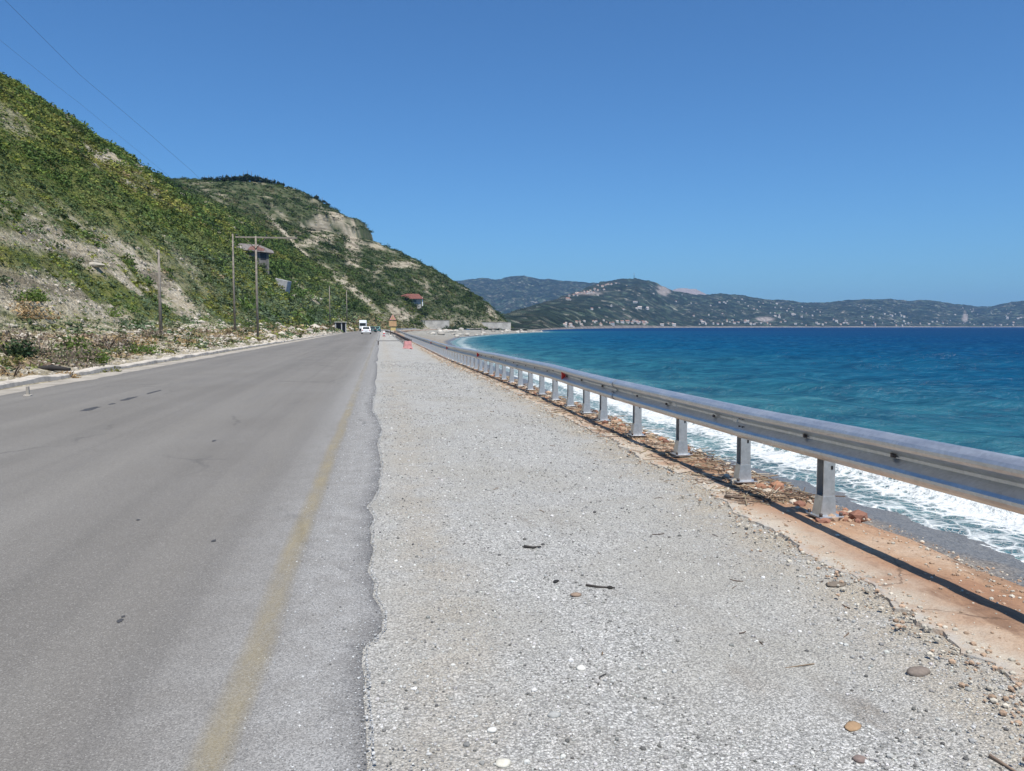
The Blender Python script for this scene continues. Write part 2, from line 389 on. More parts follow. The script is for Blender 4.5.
def mat_sea():
    M = Mat('sea_water'); p = M.pos(); d = M.attr('out'); r = M.attr('dist')
    pn = M.scl(p, 1, 1, 0)
    pr = M.n('ShaderNodeMapping', {'Vector': pn, 'Rotation': (0, 0, math.radians(-58))}).outputs[0]   # x along the wind, y along the crests
    gust = M.noise(M.scl(pr, .022, .010, 1), 1.0, 5, .6)
    dd = M.math('ADD', M.math('LOGARITHM', M.math('MAXIMUM', d, .5), 10), M.mapr(gust, .3, .7, -.12, .12))
    c = M.ramp(M.mapr(dd, .2, 3.2, 0, 1), [(0, (.11, .23, .24)), (.25, (.036, .150, .190)), (.36, (.020, .122, .178)), (.50, (.004, .078, .165)), (.66, (.002, .045, .135)), (.85, (.001, .026, .100))])
    rip = M.noise(M.scl(pr, .40, .17, 1), 1.0, 6, .72)
    c = M.mix(M.mapr(rip, .38, .6, .6, 0), c, (.002, .026, .075))
    rip2 = M.noise(M.scl(pr, 1.2, .55, 1), 1.0, 4, .7)
    c = M.mix(M.mapr(rip2, .52, .72, 0, .38), c, (.045, .19, .27))  # light-blue highlights on the ripple crests, painted into the water colour
    c = M.mix(M.mapr(rip2, .48, .3, 0, .45), c, (.002, .035, .085))
    # foam near the shore: breaker bands and lace
    wob = M.math('ADD', M.mapr(M.noise(M.scl(pn, .35, .22, 1), 1.0, 4), .2, .8, -.75, .75), M.mapr(M.noise(pn, 2.2, 4), .2, .8, -.25, .25))
    ds = M.math('ADD', d, wob)
    lace = M.vor(M.n('ShaderNodeMixRGB', {0: .12, 1: pn, 2: M.noise(pn, 1.4, 3, col=True)}).outputs[0], 2.6, 'DISTANCE_TO_EDGE')
    lace2 = M.vor(pn, 7.5, 'DISTANCE_TO_EDGE')
    wid = M.ramp(M.mapr(ds, -1, 9, 0, 1), [(0, .20), (.12, .10), (.2, .05), (.27, .32), (.34, .58), (.39, .13), (.5, .025), (.85, .0), (1, 0)])
    wid = M.math('MULTIPLY', wid, M.mapr(M.noise(M.scl(pn, .16, .12, 1), 1.0, 3), .35, .6, .5, 1.05))
    f1 = M.mapr(M.math('SUBTRACT', wid, M.math('MULTIPLY', lace, 1.0)), -.07, .10, 0, 1)
    f2 = M.mapr(M.math('SUBTRACT', M.math('MULTIPLY', wid, .8), lace2), -.05, .1, 0, .85)
    edge = M.mapr(M.math('ABSOLUTE', M.math('SUBTRACT', d, M.attr('lip'))), .28, .08, 0, 1)
    open_ = M.mapr(wid, .0, .025, 0, 1)
    f1 = M.math('MULTIPLY', f1, open_); f2 = M.math('MULTIPLY', f2, open_)
    foam = M.math('MAXIMUM', M.math('MAXIMUM', f1, f2), edge, clamp=True)
    foam = M.math('MULTIPLY', foam, M.mapr(M.noise(pn, 9, 4), .25, .5, .55, 1))
    foam = M.math('MULTIPLY', foam, M.mapr(r, 60, 200, 1, .3))
    # whitecaps further out
    wc = M.mapr(M.noise(M.scl(pr, .5, .2, 1), 1.0, 5, .75), .715, .735, 0, .9)
    wc = M.math('MULTIPLY', wc, M.mapr(d, 40, 120, 0, 1))
    foam = M.math('MAXIMUM', foam, wc, clamp=True)
    c = M.mix(foam, c, (.72, .74, .73))
    h = M.math('ADD', M.noise(M.scl(pr, 1.4, .8, 1), 1.1, 6, .65), M.math('MULTIPLY', M.noise(M.scl(pr, .34, .18, 1), 1.0, 4), 2.5))
    h = M.math('ADD', h, M.math('MULTIPLY', foam, .12))
    bn = M.bump(h, 1.0, .38)
    # choppy water: facets tilted to the eye keep the mirror share low even far out
    df = M.n('ShaderNodeBsdfDiffuse', {'Color': c, 'Normal': bn}); gl = M.n('ShaderNodeBsdfGlossy', {'Roughness': .18, 'Normal': bn})
    fr = M.math('MINIMUM', M.n('ShaderNodeFresnel', {'IOR': 1.33, 'Normal': bn}).outputs[0], .065)
    fr = M.math('MULTIPLY', fr, M.mapr(foam, 0, 1, 1, .1))
    mx = M.n('ShaderNodeMixShader', {0: fr}); M.t.links.new(df.outputs[0], mx.inputs[1]); M.t.links.new(gl.outputs[0], mx.inputs[2]); M.t.links.new(mx.outputs[0], M.o.inputs[0])
    return M.m
def mat_far(rock=False):
    M = Mat('far_bare_rock' if rock else 'far_wooded_hill'); p = M.pos(); b = M.attr('bare')
    n = M.noise(p, .012, 6, .65); n2 = M.noise(p, .05, 5, .7)
    s = M.n('ShaderNodeSeparateColor', {0: M.vor(p, .045, out='Color')}).outputs[0]
    c = M.ramp(M.math('ADD', M.math('MULTIPLY', n, .5), M.math('MULTIPLY', n2, .5)), [(.36, (.010, .020, .014)), (.5, (.026, .038, .024)), (.60, (.065, .070, .050)), (.70, (.17, .155, .125))])
    c = M.mix(1.0, c, M.ramp(s, [(0, .45), (.7, .95), (.88, 1.5), (1, 2.6)]), 'MULTIPLY')
    dots = M.n('ShaderNodeSeparateColor', {0: M.vor(p, .085, out='Color')}).outputs[1]
    c = M.mix(M.math('MULTIPLY', M.mapr(dots, .93, .96, 0, .5), M.mapr(n, .42, .6, 0, 1)), c, (.40, .37, .32))
    rk = M.ramp(n2, [(.3, (.17, .145, .13)), (.5, (.26, .225, .20)), (.7, (.38, .34, .30))])
    if rock: rk = M.ramp(n2, [(.3, (.21, .165, .145)), (.5, (.30, .245, .22)), (.7, (.40, .34, .30))])
    c = M.mix(b, c, rk)
    M.set(Base_Color=c, Roughness=.95, Specular_IOR_Level=.1)
    M.bump(M.math('ADD', n2, s), 1.0, 9)
    return M.m
def mat_galv():
    M = Mat('galvanised_steel'); p = M.obj()
    n = M.noise(M.scl(p, 3, 1, 3), 3, 6, .6); v = M.n('ShaderNodeSeparateColor', {0: M.vor(p, 40, out='Color')}).outputs[0]
    c = M.ramp(n, [(.3, (.52, .525, .53)), (.55, (.62, .62, .615)), (.75, (.70, .70, .69))])
    c = M.mix(M.mapr(M.noise(p, 14, 5, .7), .66, .78, 0, .5), c, (.30, .24, .19))
    k = M.mapr(v, 0, 1, .92, 1.06)
    c = M.mix(1.0, c, M.n('ShaderNodeCombineColor', {0: k, 1: k, 2: k}).outputs[0], 'MULTIPLY')
    M.set(Base_Color=c, Roughness=M.mapr(n, .3, .7, .3, .45), Metallic=.74)
    M.bump(M.noise(M.scl(p, 1, .3, 1), 5, 3), .06, .02)
    return M.m
def mat_line():
    M = Mat('faded_yellow_paint'); p = M.pos(); e = M.attr('cross')
    n = M.noise(M.scl(p, 1, .35, 1), 3.2, 6, .65); n2 = M.noise(p, 60, 3, .7)
    c = M.ramp(n, [(.3, (.34, .275, .145)), (.7, (.42, .35, .21))])
    a = M.math('MULTIPLY', M.mapr(M.math('ADD', n, M.math('MULTIPLY', n2, .5)), .47, 1.0, .06, .78), M.mapr(e, .3, 1.0, 1, 0), clamp=True)
    a = M.math('MULTIPLY', a, M.mapr(M.noise(M.scl(p, .2, .12, 1), 1.0, 3), .35, .65, .6, 1))
    a = M.math('MULTIPLY', a, M.mapr(M.attr('worn'), 0, 1, 1, .4))
    M.set(Base_Color=c, Roughness=.85, Alpha=a)
    return M.m
def mat_concrete(name, col, sc=1.5):
    M = Mat(name); p = M.pos()
    n = M.noise(p, sc, 7, .65); n2 = M.noise(p, sc * 12, 4, .7)
    c = M.ramp(n, [(.3, tuple(c * .62 for c in col)), (.5, col), (.72, tuple(min(1, c * 1.25) for c in col))])
    c = M.mix(M.mapr(n2, .5, .75, 0, .4), c, tuple(c * .55 for c in col))
    M.set(Base_Color=c, Roughness=.9, Specular_IOR_Level=.2)
    M.bump(M.math('ADD', n, M.math('MULTIPLY', n2, .5)), .5, .02)
    return M.m

m_asph, m_grav, m_verge, m_hill, m_beach, m_sea, m_galv = mat_asphalt(), mat_gravel(), mat_verge(), mat_hill(), mat_beach(), mat_sea(), mat_galv()
m_leaf = mat_attr('leaves', .7, .25, 6, .2, .15)
m_stone = mat_attr('stones', .9, .2, 60, .2)
m_twig = mat_attr('dry_twigs', .85, .3, 40, .2)
m_kerb = mat_concrete('kerb_concrete', (.52, .47, .40), 3.0)
m_gutter = mat_concrete('gutter_concrete', (.36, .325, .275), 1.2)
m_wallc = mat_concrete('old_concrete', (.46, .44, .40), .35)
m_bark = simple('bark', (.10, .075, .055), .9, 0, .3, 6, .5)
m_wood = simple('weathered_pole_wood', (.24, .21, .175), .85, 0, .3, 5, .4)
m_dark = simple('dark_rubber', (.02, .02, .022), .7)
m_glass = simple('dark_glass', (.02, .026, .03), .08)
m_white = simple('white_paint', (.78, .79, .80), .3, 0, .04)
m_teal = simple('teal_paint', (.025, .16, .17), .25, .2, .06)
m_green = simple('dark_green_paint', (.02, .075, .07), .25, .2, .06)
m_red = simple('red_plastic', (.55, .03, .02), .35, 0, .1)
m_orange = simple('orange_machine_paint', (.52, .29, .11), .45, 0, .15)
m_pink = simple('faded_red_plastic', (.62, .29, .28), .55, 0, .2, 5)
m_rust = simple('dark_rusty_steel', (.085, .065, .06), .6, .5, .3)
m_tile = simple('red_roof_tiles', (.36, .14, .11), .85, 0, .3, 2)
m_plaster = simple('pale_plaster', (.60, .57, .52), .9, 0, .15, 1)
m_wire = simple('cable', (.05, .05, .055), .6)
m_chrome = simple('rim_metal', (.5, .5, .52), .35, .8)
m_black = simple('black_plastic', (.015, .015, .017), .5)
m_lamp_red = simple('tail_lamp_plastic', (.45, .02, .02), .2)
m_lamp_clear = simple('head_lamp_plastic', (.75, .75, .75), .15)

# ------------------------------------------------------------------ haze
hz = MB().box((3000, 4600, 247), (16000, 13000, 515)).build('haze', [])
HM = bpy.data.materials.new('haze_air'); HM.use_nodes = True; ht = HM.node_tree
for n_ in list(ht.nodes):
    if n_.type == 'BSDF_PRINCIPLED': ht.nodes.remove(n_)
pv = ht.nodes.new('ShaderNodeVolumePrincipled'); pv.inputs['Color'].default_value = (.30, .58, 1, 1)
pv.inputs['Density'].default_value = 6.5e-5; pv.inputs['Anisotropy'].default_value = 0.0
ht.links.new(pv.outputs[0], [n_ for n_ in ht.nodes if n_.type == 'OUTPUT_MATERIAL'][0].inputs['Volume'])
hz.data.materials.append(HM); tag(hz, kind='stuff')

# ------------------------------------------------------------------ road
def steps(a, b, s0, k):
    out = [a]; 
    while out[-1] < b: out.append(out[-1] + max(s0, k * max(out[-1], 0)))
    return np.array(out)
edge_px = [(365.7, 770), (368, 703), (366.7, 672), (362.5, 654), (359.5, 645.5), (371, 638), (380, 626), (380.5, 611), (375, 596), (376.5, 581), (368, 568), (374.5, 545), (370, 526), (373.5, 515.6), (368, 506), (376, 492), (382, 474), (380, 458), (377, 443), (381.5, 427), (375, 410), (375, 390), (377, 360)]
eg = np.array([gp(x, y) for x, y in edge_px])
eg = eg[np.argsort(eg[:, 1])]
def road_edge(Y):
    e = np.interp(Y, eg[:, 1], eg[:, 0], left=-.08, right=-.2)
    return e + (fbm(Y * 2.2, Y * 0, 4, 41) - .5) * .07 * (1 - .9 * sstep(6, 16, Y)) + (fbm(Y / 3, Y * 0, 2, 44) - .5) * .16 * sstep(8, 14, Y)
Ys = steps(-6, 640, .035, .006)
uc = np.array([-8.45, -7, -5, -3, -1.6, -.9, -.65, -.4, -.25])
V = []; E = []
for y in Ys:
    e = float(road_edge(y)); o = float(off(y))
    row = [min(q, e - .12 - .02 * (len(uc) - 1 - k_)) for k_, q in enumerate(uc)] + [e - .10, e - .045, e - .008, e]
    zz = [0.0] * len(uc) + [0.0, -.001, -.004, -.04]
    for u_, z_ in zip(row, zz): V.append((u_ + o, y, z_)); E.append(max(0, (e - u_)) / 10 if u_ > -3 else 1)
E = np.array(E)
o = np_mesh('road', V, grid_faces(len(Ys), len(uc) + 4), [m_asph], True, {'edge': E}); tag(o, kind='structure')
# edge line
m_line = mat_line(); V = []; E = []
for y in steps(-3, 220, .1, .01):
    for k in (-1, -.5, 0, .5, 1):
        V.append((-.615 + .095 * k + float(off(y)) + (float(vnoise(y * .8, 0, 3)) - .5) * .03, y, .004)); E.append(abs(k))
o = np_mesh('edge_line', V, grid_faces(len(V) // 5, 5), [m_line], False, {'cross': E, 'worn': sstep(8, 22, np.array(V)[:, 1])}); tag(o, kind='structure')
# gutter and kerb
Yk = steps(4, 560, .25, .01); V = []
for y in Yk:
    w = (float(fbm(y * .8, 1, 4, 5)) - .5) * .5
    for u_, z_ in ((-9.12, .02), (-8.8, .006), (-8.42 + w, .0045), (-8.40 + w, -.02)): V.append((u_ + float(off(y)), y, z_))
tag(np_mesh('gutter', V, grid_faces(len(Yk), 4), [m_gutter], True), kind='structure')
V = []
for y in Yk:
    h = .17 + (float(fbm(y * .9, 0, 4, 8)) - .5) * .12; w = (float(fbm(y * .9, 3, 3, 9)) - .5) * .09
    for u_, z_ in ((-9.10 + w, 0), (-9.11 + w, h - .03), (-9.15 + w, h), (-9.42 + w, h + .01), (-9.47 + w, h - .04), (-9.48 + w, 0)): V.append((u_ + float(off(y)), y, z_))
tag(np_mesh('kerb', V, grid_faces(len(Yk), 6), [m_kerb], False), kind='structure')
# worn tar patches
for i, (px, py, l, w) in enumerate([(90, 409, .95, .20), (128, 399, 1.0, .16), (154, 392, 1.2, .12), (112, 404, .3, .1), (120, 621, .05, .03), (123, 617, .03, .02), (214, 541, .07, .03), (138, 520, .05, .03), (214, 441, .16, .05)]):
    P = gp(px, py); n = 14; V = [(P[0], P[1], .003)]
    for k in range(n):
        a = 2 * PI * k / n; r = .5 * (.7 + .6 * random.random())
        V.append((P[0] + w * r * math.cos(a), P[1] + l * r * math.sin(a), .003))
    Fc = [(0, 1 + k, 1 + (k + 1) % n) for k in range(n)]
    tag(np_mesh('tar_patch', V, Fc, [simple('tar', (.055, .055, .058), .8) if i == 0 else bpy.data.materials['tar']]), kind='structure')

# ------------------------------------------------------------------ shoulder and verge
VG = [gp(*q) for q in [(1024, 690), (940, 628), (850, 580), (800, 545), (740, 512), (690, 478), (640, 455), (600, 433), (560, 415), (500, 385), (430, 350)]]
VG = np.array(sorted([(p[1], p[0]) for p in VG]))
def verge_in(Y): return np.interp(Y, VG[:, 0], VG[:, 1], left=2.6, right=3.15) + (fbm(Y * 1.5, Y * 0, 4, 51) - .5) * .28 + (fbm(Y * 9, Y * 0, 3, 53) - .5) * .14
def verge_out(Y): return 3.9 + (fbm(Y * 1.1, Y * 0, 4, 61) - .5) * .32
Ys = steps(-4, 420, .04, .008)
uu = np.concatenate([np.linspace(-.55, .3, 12), np.linspace(.36, 3.3, 44)])
Yg, Ug = np.meshgrid(Ys, uu, indexing='ij')
Zg = -.022 + (fbm(Ug * 1.6, Yg * 1.2, 4, 71) - .5) * .05 + (fbm(Ug * 9, Yg * 9, 3, 73) - .5) * .018 + dip(Yg) * sstep(.5, 3.2, Ug)
Zg = np.where(Ug < .12, np.minimum(Zg, -.012), Zg); Zg = np.where(Ug < -.3, -.03, Zg)
V = np.stack([Ug + off(Yg), Yg, Zg], -1).reshape(-1, 3)
tag(np_mesh('gravel_shoulder', V, grid_faces(len(Ys), len(uu)), [m_grav], True, {'tan': np.maximum(1 - sstep(.05, .75, verge_in(Yg) - Ug), .55 * np.exp(-((Ug - .3) / .28) ** 2)).ravel()}), kind='structure')
def shoulder_z(x, Y):
    u_ = x - off(Y)
    return -.022 + (fbm(u_ * 1.6, Y * 1.2, 4, 71) - .5) * .05 + (fbm(u_ * 9, Y * 9, 3, 73) - .5) * .018 + dip(Y) * sstep(.5, 3.2, u_)
# rusty earth verge with broken inner lip and a drop to the beach
tt = np.array([0, .012, .05, .12, .25, .4, .55, .7, .82, .92, 1.0])
V = []; A = []
for y in Ys:
    a, b = float(verge_in(y)), float(verge_out(y)); o_ = float(off(y)); dz = float(dip(y))
    for t in tt:
        u_ = a + (b - a) * t
        z = -.004 + .022 * (float(fbm(u_ * 3, y * 2.2, 4, 81)) - .5) * 2 + dz
        if t == 0: z -= .05
        if t > .85: z -= .05 * (t - .85) / .15
        V.append((u_ + o_, y, z)); A.append(t)
    V.append((b + .06 + o_, y, -.25 + dz)); A.append(1); V.append((b + .25 + o_, y, -2.6)); A.append(1)
tag(np_mesh('earth_verge', V, grid_faces(len(Ys), len(tt) + 2), [m_verge], False, {'edge': A}), kind='structure')
def verge_z(x, Y): return -.004 + .022 * (float(fbm((x - float(off(Y))) * 3, Y * 2.2, 4, 81)) - .5) * 2 + float(dip(Y))

# ------------------------------------------------------------------ beach and sea
SEA = -3.0
Ys = steps(-6, 700, .25, .012); vv = np.concatenate([np.linspace(0, .8, 24), np.linspace(.83, 1.35, 16)])
rows = []; upv = []; fa = []
for y in Ys:
    a = float(off(y)) + 3.6; b = max(float(shore(y)), a + 4)
    x = a + (b - a) * vv
    v = b - x
    z = np.clip(SEA + .11 * v, -6, -.3) + (fbm(x / 2.5, y / 2.5 + x * 0, 4, 91) - .5) * .18 * np.clip(v / 3, .1, 1) * (1 + 3 * sstep(250, 400, y))
    rows.append(np.stack([x, x * 0 + y, z], -1)); upv.append(v); fa.append(x * 0 + float(sstep(150, 330, y)))
tag(np_mesh('beach', np.concatenate(rows), grid_faces(len(Ys), len(vv)), [m_beach], True, {'up': np.concatenate(upv), 'far': np.concatenate(fa)}), kind='structure')
R = np.concatenate([np.exp(np.linspace(math.log(6), math.log(400), 620)), np.exp(np.linspace(math.log(404), math.log(10500), 170))])
TH = np.radians(np.concatenate([np.linspace(-8, 44, 470), np.linspace(44.3, 100, 90)]))
Rg, Tg = np.meshgrid(R, TH, indexing='ij')
X = Rg * np.sin(Tg); Yv = Rg * np.cos(Tg)
D = (X - shore(Yv)) * np.where(Yv > 220, .85, 1.0)
Zs = np.zeros_like(X)
dr = np.gradient(R)[:, None]
rw = np.random.RandomState(3)
for i in range(34):
    L = 1.6 * (16 / 1.6) ** (i / 33); ang = math.radians(226 + rw.randn() * 22)   # running towards the beach
    k = 2 * PI / L; ph = rw.rand() * 6.28
    Aamp = .0095 * L ** .9
    fade = np.clip(L / (3.2 * dr) - .6, 0, 1)
    Zs += Aamp * fade * np.sin(k * (X * math.cos(ang) + Yv * math.sin(ang)) + ph)
Zs *= np.clip(D / 7, .12, 1)
wob = (fbm(Yv / 2.2, X * 0, 3, 95) - .5) * 1.6
br = np.exp(-((D - 3.0 + wob) / .5) ** 2) * .42 + np.exp(-((D - 6.5 + wob * 1.5) / .9) ** 2) * .16
br *= (.35 + fbm(Yv / 6, X * 0, 3, 97)) * (Rg < 90)
Zs += br + (fbm(X / .5, Yv / .5, 3, 98) - .5) * .14 * np.exp(-np.clip(D, 0, 50) / 3)
lip = -.55 + (fbm(Yv / 3.2, X * 0, 4, 96) - .5) * 1.3
V = np.stack([X, Yv, SEA + Zs + .015], -1).reshape(-1, 3)
tag(np_mesh('sea', V, grid_faces(len(R), len(TH)), [m_sea], True, {'out': D.ravel(), 'dist': Rg.ravel(), 'lip': lip.ravel()}), kind='structure')

# ------------------------------------------------------------------ hillside
# bare patches: (px, py, half length, half width, slope angle in the picture, strength)
PATCH = [(25, 240, 38, 8, 10, .9), (75, 250, 42, 11, 25, .95), (155, 278, 50, 7, 42, 1), (190, 308, 14, 6, 40, .8), (70, 306, 22, 7, 10, .9), (112, 312, 22, 6, 15, .8),
         (30, 278, 40, 8, 8, .7), (60, 330, 60, 14, 5, .6), (130, 335, 60, 14, 5, .75), (205, 328, 26, 6, 8, .9), (20, 310, 26, 7, 0, .6), (240, 330, 22, 5, 0, .6), (30, 385, 60, 9, -8, .85), (120, 362, 60, 8, -8, .85),
         (108, 157, 17, 7, 20, 1), (142, 166, 18, 5, 14, 1), (128, 184, 9, 4, 25, .9), (33, 93, 8, 3, 8, .9), (66, 117, 5, 3, 0, .9), (84, 145, 8, 4, 30, .7), (150, 178, 10, 3, 50, .8),
         (326, 222, 26, 9, -18, 1), (346, 208, 9, 9, 0, 1), (352, 240, 8, 17, -10, 1), (318, 240, 22, 5, -12, .9), (375, 246, 24, 3, 12, .8), (353, 262, 8, 5, 0, .9), (400, 265, 24, 4, -4, .9),
         (287, 236, 36, 2.2, 46, 1), (355, 292, 38, 4, 38, .95), (398, 312, 16, 6, 34, 1), (447, 268, 6, 9, -30, .9), (426, 285, 2.5, 8, -15, .8), (436, 297, 6, 2, -30, .5),
         (492, 312, 5, 9, -40, .9), (455, 266, 3, 5, 0, .7), (315, 299, 8, 4, 20, 1), (280, 214, 14, 1.5, 45, .7), (220, 262, 10, 2, 50, .4), (262, 330, 30, 4, 0, .5), (300, 335, 30, 4, 0, .5), (475, 322, 30, 3, 0, .5), (165, 168, 6, 8, -30, .6), (222, 196, 8, 2.5, 20, .8), (205, 190, 6, 3, 20, .7), (420, 330, 40, 3, 0, .7)]
def bare_at(P):
    px, py = project(P)
    b = np.zeros(len(P))
    nx = (fbm(P[:, 0] / 3.5, P[:, 1] / 5, 4, 121) - .5) + .7 * (fbm(P[:, 0] / 1.1, P[:, 1] / 1.3, 3, 122) - .5) + .5 * (fbm(P[:, 0] / 12, P[:, 1] / 14, 3, 123) - .5)
    for cx, cy, a, w, ang, st in PATCH:
        c, s = math.cos(math.radians(ang)), math.sin(math.radians(ang))
        dx, dy = px - cx, py - cy
        q = np.sqrt(((dx * c + dy * s) / a) ** 2 + ((-dx * s + dy * c) / w) ** 2) / np.where(P[:, 1] < 130, 1.3, 1.0)
        b = np.maximum(b, st * (1 - sstep(.55, 1.25, q + nx * 1.05)))
    s_ = off(P[:, 1]) - 9.2 - P[:, 0]
    foot = (1 - sstep(8, 13, s_ + nx * 8)) * (.38 + .5 * (fbm(P[:, 0] / 2, P[:, 1] / 2, 3, 131) > .42)) * (1 - .5 * sstep(120, 200, P[:, 1]))
    low_ = sstep(.47, .56, fbm(s_ / 3.2, P[:, 1] / 7, 4, 137)) * sstep(9, 12, s_) * (1 - sstep(19, 26, s_ + nx * 6)) * (1 - sstep(85, 130, P[:, 1]))
    foot = np.maximum(foot, low_ * .95)
    sp = sstep(.60, .70, fbm(s_ / 7, P[:, 1] / 18, 4, 133)) * .5 * sstep(12, 20, s_)
    return np.clip(np.maximum(np.maximum(b, foot), sp), 0, 1)
Ys = steps(6, 820, .35, .0062)
def s_cols(n):
    t = np.linspace(0, 1, n); return -.6 + 300 * (0.10 * t + .9 * t ** 2.4)
sg = s_cols(250)
Yg, Sg = np.meshgrid(Ys, sg, indexing='ij')
Xg = off(Yg) - 9.2 - Sg
Zg = hill_z(Xg, Yg)
HP = np.stack([Xg, Yg, Zg], -1).reshape(-1, 3)
HB = bare_at(HP)
o = np_mesh('hillside', HP, grid_faces(*Yg.shape)[:, ::-1], [m_hill], True, {'bare': HB, 'far': (sstep(300, 420, HP[:, 1]))}); tag(o, kind='structure')

# ------------------------------------------------------------------ foliage
def clump_proto(n, seed, flat=.75, leaf=.21):
    r = np.random.RandomState(seed); V = []
    for i in range(n):
        d = r.randn(3); d[2] = abs(d[2]) * .9 + .05; d /= np.linalg.norm(d)
        c = d * (r.rand() ** .35) * (.75 + .35 * r.rand()); c[2] *= flat
        nrm = d + r.randn(3) * .75; nrm /= np.linalg.norm(nrm)
        a = np.cross(nrm, r.randn(3)); a /= np.linalg.norm(a); b = np.cross(nrm, a)
        sa, sb = leaf * (.55 + .8 * r.rand()), leaf * (.4 + .6 * r.rand())
        V += [c + a * sa, c + b * sb, c - a * sa * .9, c - b * sb]
    return np.array(V)
def scatter(name, pts, rad, col, protos, mat, jitter=.3, sq=None):
    Vs = []; Cs = []
    ids = RS.randint(len(protos), size=len(pts)); ang = RS.rand(len(pts)) * 6.283
    for k, pr_ in enumerate(protos):
        m = np.nonzero(ids == k)[0]
        if not len(m): continue
        c, s = np.cos(ang[m])[:, None], np.sin(ang[m])[:, None]
        x = pr_[None, :, 0] * c - pr_[None, :, 1] * s; y = pr_[None, :, 0] * s + pr_[None, :, 1] * c
        z = np.repeat(pr_[None, :, 2], len(m), 0)
        q = (sq[m][:, None] if sq is not None else 1.0)
        v = np.stack([x, y, z * q], -1) * rad[m][:, None, None] + pts[m][:, None, :]
        nq = len(pr_) // 4
        t = np.repeat(1 + (RS.rand(len(m), nq) - .5) * 2 * jitter, 4, axis=1)[..., None]
        Vs.append(v.reshape(-1, 3)); Cs.append((col[m][:, None, :] * t).reshape(-1, 3))
    Vs = np.concatenate(Vs); Cs = np.clip(np.concatenate(Cs), 0, 1)
    return np_mesh(name, Vs, np.arange(len(Vs)).reshape(-1, 4), [mat], False, {'tint': Cs})
protos = [clump_proto(24, 100 + i) for i in range(9)]
N = 140000
Y = np.exp(RS.uniform(math.log(16), math.log(650), N))
smax = 70 + 190 * sstep(240, 420, Y)
s = 1 + (smax - 1) * RS.rand(N) ** 1.05
X = off(Y) - 9.2 - s
P = np.stack([X, Y, hill_z(X, Y)], -1)
px, py = project(P)
b = bare_at(P)
fmask = fbm(s / 8, Y / 22, 4, 141)
keep = (px > -90) & (px < 640) & (RS.rand(N) > b * np.where(Y > 250, .86, .90)) & (RS.rand(N) < .35 + 1.3 * fmask)
P = P[keep]; s = s[keep]; Y = Y[keep]; fm = fbm(s / 6, Y / 30, 4, 151); f2 = fbm(s / 14, Y / 14, 3, 161)
dist = np.hypot(P[:, 0], P[:, 1])
rad = np.clip(.0038 * dist, .2, 1.6) * np.exp(RS.randn(len(P)) * .42)
olive = np.array([.165, .188, .036]); dark = np.array([.040, .070, .018]); mid = np.array([.098, .152, .030]); teal = np.array([.105, .145, .088]); brown = np.array([.22, .17, .10]); yel = np.array([.225, .205, .052])
far = sstep(300, 430, Y)[:, None]
# colours run in streaks along the slope, with a little spread from bush to bush
t = (fbm(s / 4.5, Y / 26 + s / 30, 4, 151) * 1.5 - .25 + .16 * RS.randn(len(P)))
stops = np.array([0, .26, .40, .58, .80, .95, 1.12]); pal = np.array([dark, dark * .6 + mid * .4, mid, olive, olive * .7 + yel * .3, yel, brown])
cn = np.stack([np.interp(t, stops, pal[:, q]) for q in range(3)], -1)
low = ((1 - sstep(18, 32, s)) * (fbm(s / 3, Y / 5, 3, 155) + .1 * RS.randn(len(P)) > .42))[:, None]
cn = cn * (1 - low * .8) + teal * low * .8
foot = ((1 - sstep(7, 12, s)) * (fbm(s / 2, Y / 4, 3, 156) + .1 * RS.randn(len(P)) > .40))[:, None]
cn = cn * (1 - foot) + foot * (np.array([.30, .225, .125]) + (RS.rand(len(P), 1) < .4) * np.array([-.12, -.095, -.035]) + (RS.rand(len(P), 1) < .2) * np.array([-.12, -.03, -.06])).clip(.03, 1)
t2 = (fbm(s / 9, Y / 14, 4, 157) * 1.4 - .2 + .15 * RS.randn(len(P)))
palf = np.array([dark * .55, dark * .75, dark * .6 + mid * .25, mid * .6, olive * .55, brown * .7])
cf = np.stack([np.interp(t2, [0, .3, .5, .68, .84, 1.0], palf[:, q]) for q in range(3)], -1)
col = cn * 1.15 * (1 - far) + cf * 1.1 * far
col *= (1 + .2 * RS.randn(len(P))[:, None]).clip(.5, 1.6)
big = (RS.rand(len(P)) < .07) & (s < 42) | (RS.rand(len(P)) < .07) & (Y > 260)
rad[big] *= 1.9; col[big] = col[big] * .35 + dark * .45  # some clumps enlarged and tinted dark to stand in for clump shadows
rad *= 1 + .35 * (1 - sstep(8, 12, s))
rad = np.minimum(rad, np.minimum(.0105 * dist + .12, 2.7))
P[:, 2] -= rad * .15
o = scatter('scrub', P, rad, col, protos, m_leaf, .16, .5 + .45 * RS.rand(len(P))); tag(o, kind='stuff')

# distinct larger shrubs, in drifts along the slope
protosB = [clump_proto(95, 700 + i_, .8, .125) for i_ in range(6)]
N = 26000
Y = np.exp(RS.uniform(math.log(30), math.log(640), N)); s = 12 + (58 + 180 * sstep(240, 420, Y)) * RS.rand(N)
X = off(Y) - 9.2 - s; P = np.stack([X, Y, hill_z(X, Y)], -1); px, py = project(P)
drift = fbm(s / 5, Y / 30 + s / 25, 4, 181)
b = bare_at(P)
keep = (px > -90) & (px < 640) & (RS.rand(N) < sstep(.50, .66, drift) * .55 + .03) & (RS.rand(N) > b * .93) & (RS.rand(N) < .45 + .5 * (Y > 250))
P = P[keep]; Y = Y[keep]; dist = np.hypot(P[:, 0], P[:, 1])
rad = np.minimum(np.clip(.0085 * dist, .45, 2.9) * np.exp(RS.randn(len(P)) * .35), 4.0)
fr_ = sstep(300, 430, Y)[:, None]
col = (dark * .7 + mid * .45) * (1 - fr_) + dark * .85 * fr_
